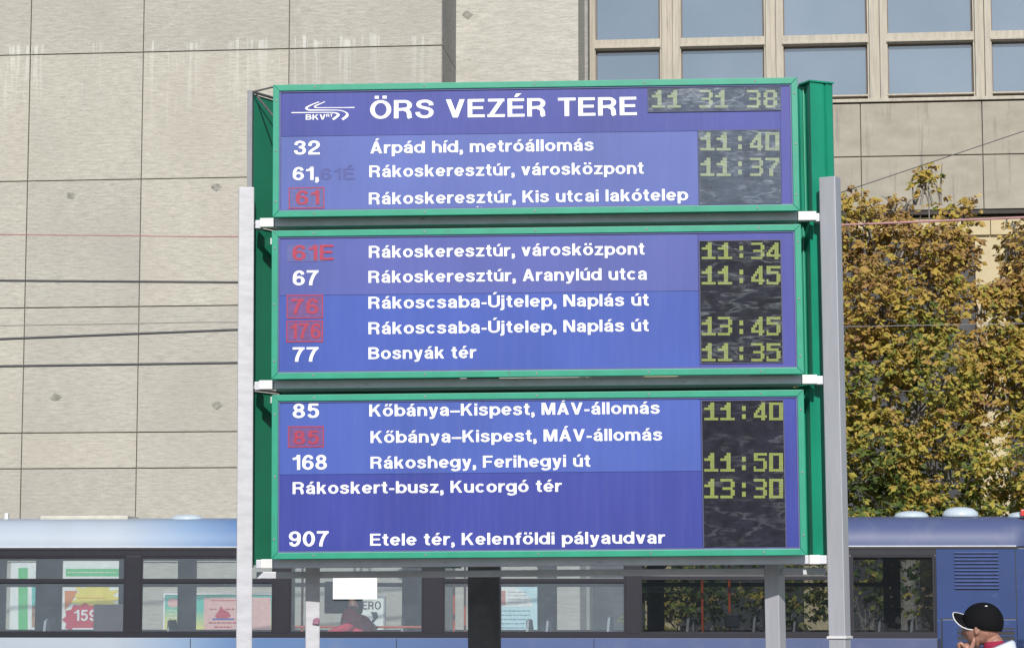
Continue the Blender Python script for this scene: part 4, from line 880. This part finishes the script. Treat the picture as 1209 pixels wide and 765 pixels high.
for i, (lb, px, bl) in enumerate(SH):
    b = tpos(px, 700, -4); b.z = 0; T = thing('shrub', lb, 'shrub', b, group='shrubs along the wall behind the bus')
    st = MB()
    for k in range(9): st.tube([(random.uniform(-.2, .2), 0, 0), (random.uniform(-.5, .5), 0, .8), (random.uniform(-.9, .9), 0, 1.7)], [.03, .02, .01], 5)
    st.build('stems', BARK, T, kind='stuff'); foliage('leaves', bl, 800, T, b, seed=20+i, tintf=tS)

# what stands behind the camera, seen only as reflections in the bus windows and the plastic sheets
B2 = thing('building', 'plain long grey block across the square behind the viewer', 'building', (-44, -62, 0))
MB().box(-44, 40, -8, 0, 0, 13).build('wall', M['band'], B2)
for i in range(20):
    for j in range(3): MB().box(-42+i*4.1, -39.8+i*4.1, 0, .05, 1.5+j*4, 3.6+j*4).build('window', M['darkglass'], B2)
for i, (x, y, hgt, lb) in enumerate(((3, -42, 9.5, 'broad dark tree behind the viewer, nearest the grey block'), (12, -44, 10.5, 'tall dark tree behind the viewer, second from the grey block'), (22, -43, 9, 'rounded dark tree behind the viewer, farthest from the grey block'))):
    b = Vector((x, y, 0)); T = thing('tree', lb, 'tree', b, group='trees behind the viewer')
    MB().tube([(0, 0, 0), (.1, 0, 2), (0, .1, 4)], [.28, .22, .16], 10).build('trunk', BARK, T, smooth=True)
    foliage('crown', [(x, y, hgt*.58, 4.6, 3, hgt*.40, 1), (x+2, y, hgt*.28, 4.4, 3, 2.6, 1.3), (x-2.5, y, hgt*.26, 4.2, 3, 2.4, 1.3)], 5200, T, b, size=.3, seed=40+i, tintf=tS)

# ---------------------------------------------------------------- people
def skin_mesh(chains, sub=2):
    """chains: list of lists of (x,y,z,r); joined where points coincide; returns evaluated mesh"""
    vs = []; idx = {}; es = []; rad = []
    for c in chains:
        pr_ = None
        for x, y, z, r in c:
            k = (round(x, 4), round(y, 4), round(z, 4))
            if k not in idx: idx[k] = len(vs); vs.append((x, y, z)); rad.append(r)
            i = idx[k]
            if pr_ is not None and pr_ != i: es.append((pr_, i))
            pr_ = i
    me = bpy.data.meshes.new('tmp'); me.from_pydata(vs, es, []); o = bpy.data.objects.new('tmp', me); COL.objects.link(o)
    o.modifiers.new('s', 'SKIN'); sv = me.skin_vertices[0].data
    for i, r in enumerate(rad): sv[i].radius = (r, r); sv[i].use_root = (i == 0)
    s = o.modifiers.new('u', 'SUBSURF'); s.levels = sub; s.render_levels = sub
    dg = bpy.context.evaluated_depsgraph_get(); dg.update(); out = bpy.data.meshes.new_from_object(o.evaluated_get(dg)); bpy.data.objects.remove(o); return out
def fuse(meshes, voxel, name, smooth=3):
    b = bmesh.new()
    for m in meshes: b.from_mesh(m)
    me = bpy.data.meshes.new('tmp'); b.to_mesh(me); b.free(); o = bpy.data.objects.new('tmp', me); COL.objects.link(o)
    r = o.modifiers.new('r', 'REMESH'); r.mode = 'VOXEL'; r.voxel_size = voxel
    s = o.modifiers.new('sm', 'SMOOTH'); s.factor = .5; s.iterations = smooth
    dg = bpy.context.evaluated_depsgraph_get(); dg.update(); out = bpy.data.meshes.new_from_object(o.evaluated_get(dg)); bpy.data.objects.remove(o); out.name = name
    for p in out.polygons: p.use_smooth = True
    return out
def head_mesh(c, s=1.0):
    """head facing -x, centre c, real size; brow, nose, mouth, chin, eye sockets"""
    b = bmesh.new(); bmesh.ops.create_uvsphere(b, u_segments=64, v_segments=48, radius=1)
    for v in b.verts:
        x, y, z = v.co; f = -x                      # f: towards the face
        X = f*.098; Y = y*.076; Z = z*.118
        if z < -.1 and f > -.2: X += .008*(-z); Y *= 1-.22*max(0, -z-.1)*max(0, f+.4)
        if z < -.2 and f < .2: X *= 1; Z *= .86
        if f < 0: X *= 1.08
        g = lambda a, bb, cc, w1, w2: math.exp(-((Y-a)/w1)**2-((Z-bb)/w2)**2)*cc
        if f > .2:
            X += g(0, -.008, .012, .010, .022)+g(0, -.030, .021, .011, .013)+g(0, .022, .005, .035, .009)
            X += g(0, -.096, .013, .022, .017)+g(0, -.060, .007, .021, .006)+g(0, -.072, .006, .019, .005)-g(0, -.066, .003, .024, .003)
            X -= g(.030, .006, .010, .014, .011)+g(-.030, .006, .010, .014, .011)
            X += g(.032, .004, .004, .009, .006)+g(-.032, .004, .004, .009, .006)+g(.042, -.028, .004, .016, .014)+g(-.042, -.028, .004, .016, .014)
        v.co = (c[0]-X*s, c[1]+Y*s, c[2]+Z*s)
    me = bpy.data.meshes.new('tmp'); b.to_mesh(me); b.free(); return me
def ear_mesh(c, sgn, s=1.0):
    b = bmesh.new(); bmesh.ops.create_uvsphere(b, u_segments=20, v_segments=16, radius=1)
    for v in b.verts:
        x, y, z = v.co; d = math.hypot(x, z); bowl = .35*max(0, 1-d*1.5); k = 1-.25*max(0, -z)
        v.co = (c[0]+(x*.019*k+.004*z)*s, c[1]+sgn*(abs(y)*.010-.008*bowl*2+.004)*s if y*sgn > 0 else c[1]-sgn*.004, c[2]+z*.033*s)
    me = bpy.data.meshes.new('tmp'); b.to_mesh(me); b.free(); return me
n = N('weathered_skin'); f = n.noise(n.coord(), 30, 4); n.base(n.ramp(f, [(.3, (.27, .125, .085)), (.7, (.46, .25, .18))])); n.setp(.5, 0, .4); n.b.inputs['Subsurface Weight'].default_value = .08; n.b.inputs['Subsurface Radius'].default_value = (.01, .004, .002); SKIN = n.m
cloth = lambda nm, c, **k: simple(nm, c, .85, var=.12, scale=18, bump=.25, **k)
def man():
    d = 13.4; ox = (1156-604.5)/FPX*d; T = thing('person', 'man in black cap with white-edged peak, pale jacket and red collar, hand at his chin', 'person', (ox, d, 0), (0, 0, R(-20)))
    px = lambda x, y, dy=0: ((x-1163)*d/FPX, dy, 1.6+(HOR-y)*d/FPX)
    hc = (-.008, 0, 1.468); hd = head_mesh(hc, .98)
    # tilt the head slightly forward (towards -x)
    Rm = Matrix.Translation(Vector(hc)) @ Matrix.Rotation(R(-9), 4, 'Y') @ Matrix.Translation(-Vector(hc)); hd.transform(Rm)
    e1 = ear_mesh((.012-.03+.0, -.0735, 1.450), -1, .88); e2 = ear_mesh((-.018, .0735, 1.450), 1, .88)
    e1.transform(Matrix.Identity(4)); 
    nk = [(.055, 0, 1.43, .055), (.065, 0, 1.34, .056), (.075, 0, 1.25, .075)]
    wr_ = (-.055, -.10, 1.285); 
    body = skin_mesh([[(.075, 0, .92, .13), (.07, 0, 1.08, .125), (.075, 0, 1.25, .075), (.065, 0, 1.34, .056), (.055, 0, 1.43, .055)],
                      [(.075, 0, .92, .13), (.07, -.09, .82, .085), (.06, -.10, .45, .06), (.075, -.10, .09, .042)], [(.075, 0, .92, .13), (.07, .09, .82, .085), (.09, .10, .45, .06), (.12, .10, .09, .042)],
                      [(.07, 0, 1.20, .11), (.075, -.15, 1.235, .06), (.05, -.215, 1.00, .043), (-.02, -.16, 1.12, .036), (-.062, -.078, 1.318, .026)],
                      [(.07, 0, 1.20, .11), (.075, .15, 1.235, .06), (.10, .215, .98, .043), (-.05, .20, .86, .034), (-.12, .17, .82, .026)]])
    # hand at the chin: palm and five separate fingers, knuckles towards the face side
    w = Vector((-.062, -.078, 1.318)); palm = skin_mesh([[(w.x, w.y, w.z, .024), (w.x-.012, w.y-.002, w.z+.03, .028), (w.x-.03, w.y, w.z+.058, .026)]])
    fg = []
    kn = Vector((w.x-.03, w.y, w.z+.060))
    for k, (dy, ln) in enumerate(((-.026, .9), (-.009, 1.0), (.009, .95), (.025, .78))):
        b0 = kn+Vector((-.002-.004*k, dy, -.006)); fg.append(skin_mesh([[(b0.x+.012, b0.y, b0.z-.016, .010), (b0.x-.004, b0.y, b0.z+.008, .0105), (b0.x-.020*ln, b0.y, b0.z+.006-.004*k, .0105), (b0.x-.026*ln, b0.y+.003, b0.z-.012, .0098), (b0.x-.012*ln, b0.y+.005, b0.z-.022, .0088)]]))
    th = skin_mesh([[(w.x+.004, w.y-.018, w.z+.020, .013), (w.x+.022, w.y-.026, w.z+.045, .0125), (w.x+.030, w.y-.026, w.z+.072, .011), (w.x+.031, w.y-.022, w.z+.092, .0085)]])
    me = fuse([hd, e1, e2, body, palm, th]+fg, .0042, 'body', 2); me.materials.append(SKIN); link('body', me, T)
    # eyes
    for s in (-1, 1): MB().lathe([(.001, -.011), (.008, -.008), (.0112, 0), (.008, .008), (.001, .011)], (-.085, s*.030, 1.466), 14, 'z').build('eye', M['cap'], T, smooth=True)
    # grey hair below the cap
    b = bmesh.new(); bmesh.ops.create_uvsphere(b, u_segments=40, v_segments=26, radius=1)
    for v in b.verts: x, y, z = v.co; v.co = (hc[0]+.006+x*.101, y*.0795, hc[2]+.004+z*.105)
    bmesh.ops.delete(b, geom=[v for v in b.verts if v.co.z < 1.437+.0*v.co.x or v.co.x < .012 and v.co.z < 1.50], context='VERTS')
    me = bpy.data.meshes.new('hair'); b.to_mesh(me); b.free(); me.materials.append(simple('short_grey_hair', (.16, .14, .125), .8, var=.4, scale=90)); 
    for p in me.polygons: p.use_smooth = True
    link('hair', me, T)
    # cap: crown with panel seams, curved peak with white edge
    capm = cloth('black_cap_cotton', (.006, .006, .007), spec=.15); tl = Matrix.Translation(Vector((.012, 0, 1.492))) @ Matrix.Rotation(R(6), 4, 'Y')
    b = bmesh.new(); bmesh.ops.create_uvsphere(b, u_segments=48, v_segments=28, radius=1)
    bmesh.ops.delete(b, geom=[v for v in b.verts if v.co.z < -.50], context='VERTS')
    for v in b.verts:
        x, y, z = v.co; a = math.atan2(y, x); seam = 1-.012*max(0, math.cos(a*6))**12; z = max(z, -.36)
        v.co = (x*(.115 if x < 0 else .104)*seam-.002-.010*max(0, z)*max(0, -x), y*.089*seam, (z*.104 if z > 0 else z*.12))
    b.transform(tl); me = bpy.data.meshes.new('cap_crown'); b.to_mesh(me); b.free(); me.materials.append(capm)
    for p in me.polygons: p.use_smooth = True
    crown = link('cap', me, T)
    sm = crown.modifiers.new('s', 'SOLIDIFY'); sm.thickness = .003
    MB().lathe([(.0085, 0), (.008, .003), (.004, .006), (.0005, .007)], (.030, -.052, 1.574), 12).build('cap_button', M['cap'], crown, smooth=True)
    mb = MB(); ed = []; nu, nv = 16, 7
    for i in range(nu+1):
        t = -1+2*i/nu; yb = .080*math.sin(t*1.25)/math.sin(1.25); xb = -.098*math.cos(t*1.15)+.012+.034
        for j in range(nv+1):
            s = j/nv; ext = .104*math.sqrt(max(0, 1-(abs(t))**3.2)); X = xb-ext*s; Y = yb*(1+.06*s); Z = 1.494+.022*s-5.5*Y*Y*(.25+.75*s)+.030*s*(1-abs(t))*.5
            qq = Matrix.Rotation(R(26), 3, 'X') @ Vector((X, Y, Z-1.498)); X, Y, Z = qq.x, qq.y, qq.z+1.500+.12*max(0, -X-.09); mb.v.append((X, Y, Z))
            if j == nv: ed.append((X, Y, Z))
    for i in range(nu):
        for j in range(nv): a = i*(nv+1)+j; mb.f.append((a, a+1, a+nv+2, a+nv+1))
    pk_ = mb.build('cap_peak', capm, crown, smooth=True); so = pk_.modifiers.new('s', 'SOLIDIFY'); so.thickness = .004
    MB().tube(ed, .0033, 8).build('peak_edging', M['cap'], crown, smooth=True)
    # clothing
    shirt = skin_mesh([[(.072, 0, 1.20, .095), (.070, 0, 1.285, .076), (.063, 0, 1.345, .066), (.058, 0, 1.405, .064)]]); shirt.materials.append(cloth('crimson_collar_knit', (.30, .012, .05)))
    for p in shirt.polygons: p.use_smooth = True
    link('shirt', shirt, T)
    jk = fuse([skin_mesh([[(.075, 0, .80, .165), (.07, 0, 1.00, .16), (.078, 0, 1.19, .135), (.082, 0, 1.265, .085)]]),
               skin_mesh([[(.07, 0, 1.20, .11), (.078, -.13, 1.235, .075), (.052, -.222, 1.00, .062), (-.02, -.165, 1.12, .052), (-.045, -.11, 1.215, .045)]]),
               skin_mesh([[(.07, 0, 1.20, .11), (.078, .13, 1.235, .075), (.10, .222, .98, .062), (-.05, .205, .86, .050), (-.10, .175, .83, .043)]])], .009, 'jacket', 3)
    jm = cloth('pale_blue_white_jacket', (.62, .66, .72)); jk.materials.append(jm); j = link('jacket', jk, T)
    # turned-up collar: open ring, higher at the nape
    mb = MB(); n_ = 30
    for k in range(n_+1):
        a = R(200)+R(320)*0+R(-150+300*k/n_)-R(200); ca, sa = math.cos(a), math.sin(a); hi = 1.362+.034*ca
        mb.v += [(.082+.105*ca, .115*sa, 1.245), (.080+.085*ca, .088*sa, 1.30), (.078+.080*ca, .080*sa, hi), (.080+.092*ca, .092*sa, hi-.012), (.084+.105*ca, .110*sa, 1.29)]
    for k in range(n_):
        for q in range(4): a = k*5+q; mb.f.append((a, a+5, a+6, a+1))
    mb.build('collar', jm, j, smooth=True)
    tr_ = fuse([skin_mesh([[(.075, 0, .92, .145), (.07, -.09, .80, .10), (.06, -.10, .45, .078), (.075, -.10, .08, .068)]]), skin_mesh([[(.075, 0, .92, .145), (.07, .09, .80, .10), (.09, .10, .45, .078), (.12, .10, .08, .068)]])], .012, 'trousers')
    tr_.materials.append(cloth('dark_grey_trousers', (.05, .05, .055))); link('trousers', tr_, T)
    for y, x in ((-.10, .06), (.10, .105)): MB().box(x-.17, x+.09, y-.045, y+.045, 0, .085).build('shoe', M['black'], T, bevel=.03)
man()
def passenger():
    F = BF; v = .95; u = F.u(418, v, 715); w = F.o+F.M @ Vector((u, v, 0)); T = thing('person', 'bus passenger hunched in a red jacket behind the white sheet', 'person', (w.x, w.y, .36), F.rot)
    z = lambda y: F.z(y, v)-.36
    hd = head_mesh((-.06, 0, z(697)), 1.05); body = skin_mesh([[(0.02, 0, .45, .15), (.02, 0, z(735), .15), (-.0, 0, z(720), .12), (-.03, 0, z(710), .06), (-.05, 0, z(700), .06)], [(.02, 0, .45, .15), (-.2, -.1, .48, .08), (-.42, -.1, .46, .06), (-.42, -.1, .05, .045)], [(.02, 0, .45, .15), (-.2, .1, .48, .08), (-.42, .1, .46, .06), (-.42, .1, .05, .045)]])
    me = fuse([hd, body, ear_mesh((-.05, -.078, z(698)), -1), ear_mesh((-.05, .078, z(698)), 1)], .008, 'body'); me.materials.append(SKIN); link('body', me, T)
    jk = fuse([skin_mesh([[(.03, 0, .40, .20), (.0, 0, z(742), .25), (-.05, 0, z(727), .19), (-.04, 0, z(715), .10)]]), skin_mesh([[(.02, -.12, z(728), .14), (-.10, -.26, z(742), .10), (-.26, -.24, z(745), .07), (-.42, -.15, z(748), .055)]]),
               skin_mesh([[(.02, .12, z(728), .14), (.20, .22, z(738), .12), (.26, .24, z(750), .10), (.10, .2, z(762), .07)]])], .014, 'jacket')
    jk.materials.append(cloth('red_jacket', (.85, .06, .11))); link('jacket', jk, T)
    b = bmesh.new(); bmesh.ops.create_uvsphere(b, u_segments=32, v_segments=20, radius=1)
    for q in b.verts: x, y, zz = q.co; q.co = (-.035+x*.118, y*.098, z(695)+zz*.125)
    bmesh.ops.delete(b, geom=[q for q in b.verts if q.co.x < -.09 and q.co.z < z(695)+.03], context='VERTS'); me = bpy.data.meshes.new('hair'); b.to_mesh(me); b.free(); me.materials.append(simple('dark_hair', (.02, .017, .015), .7)); link('hair', me, T)
passenger()
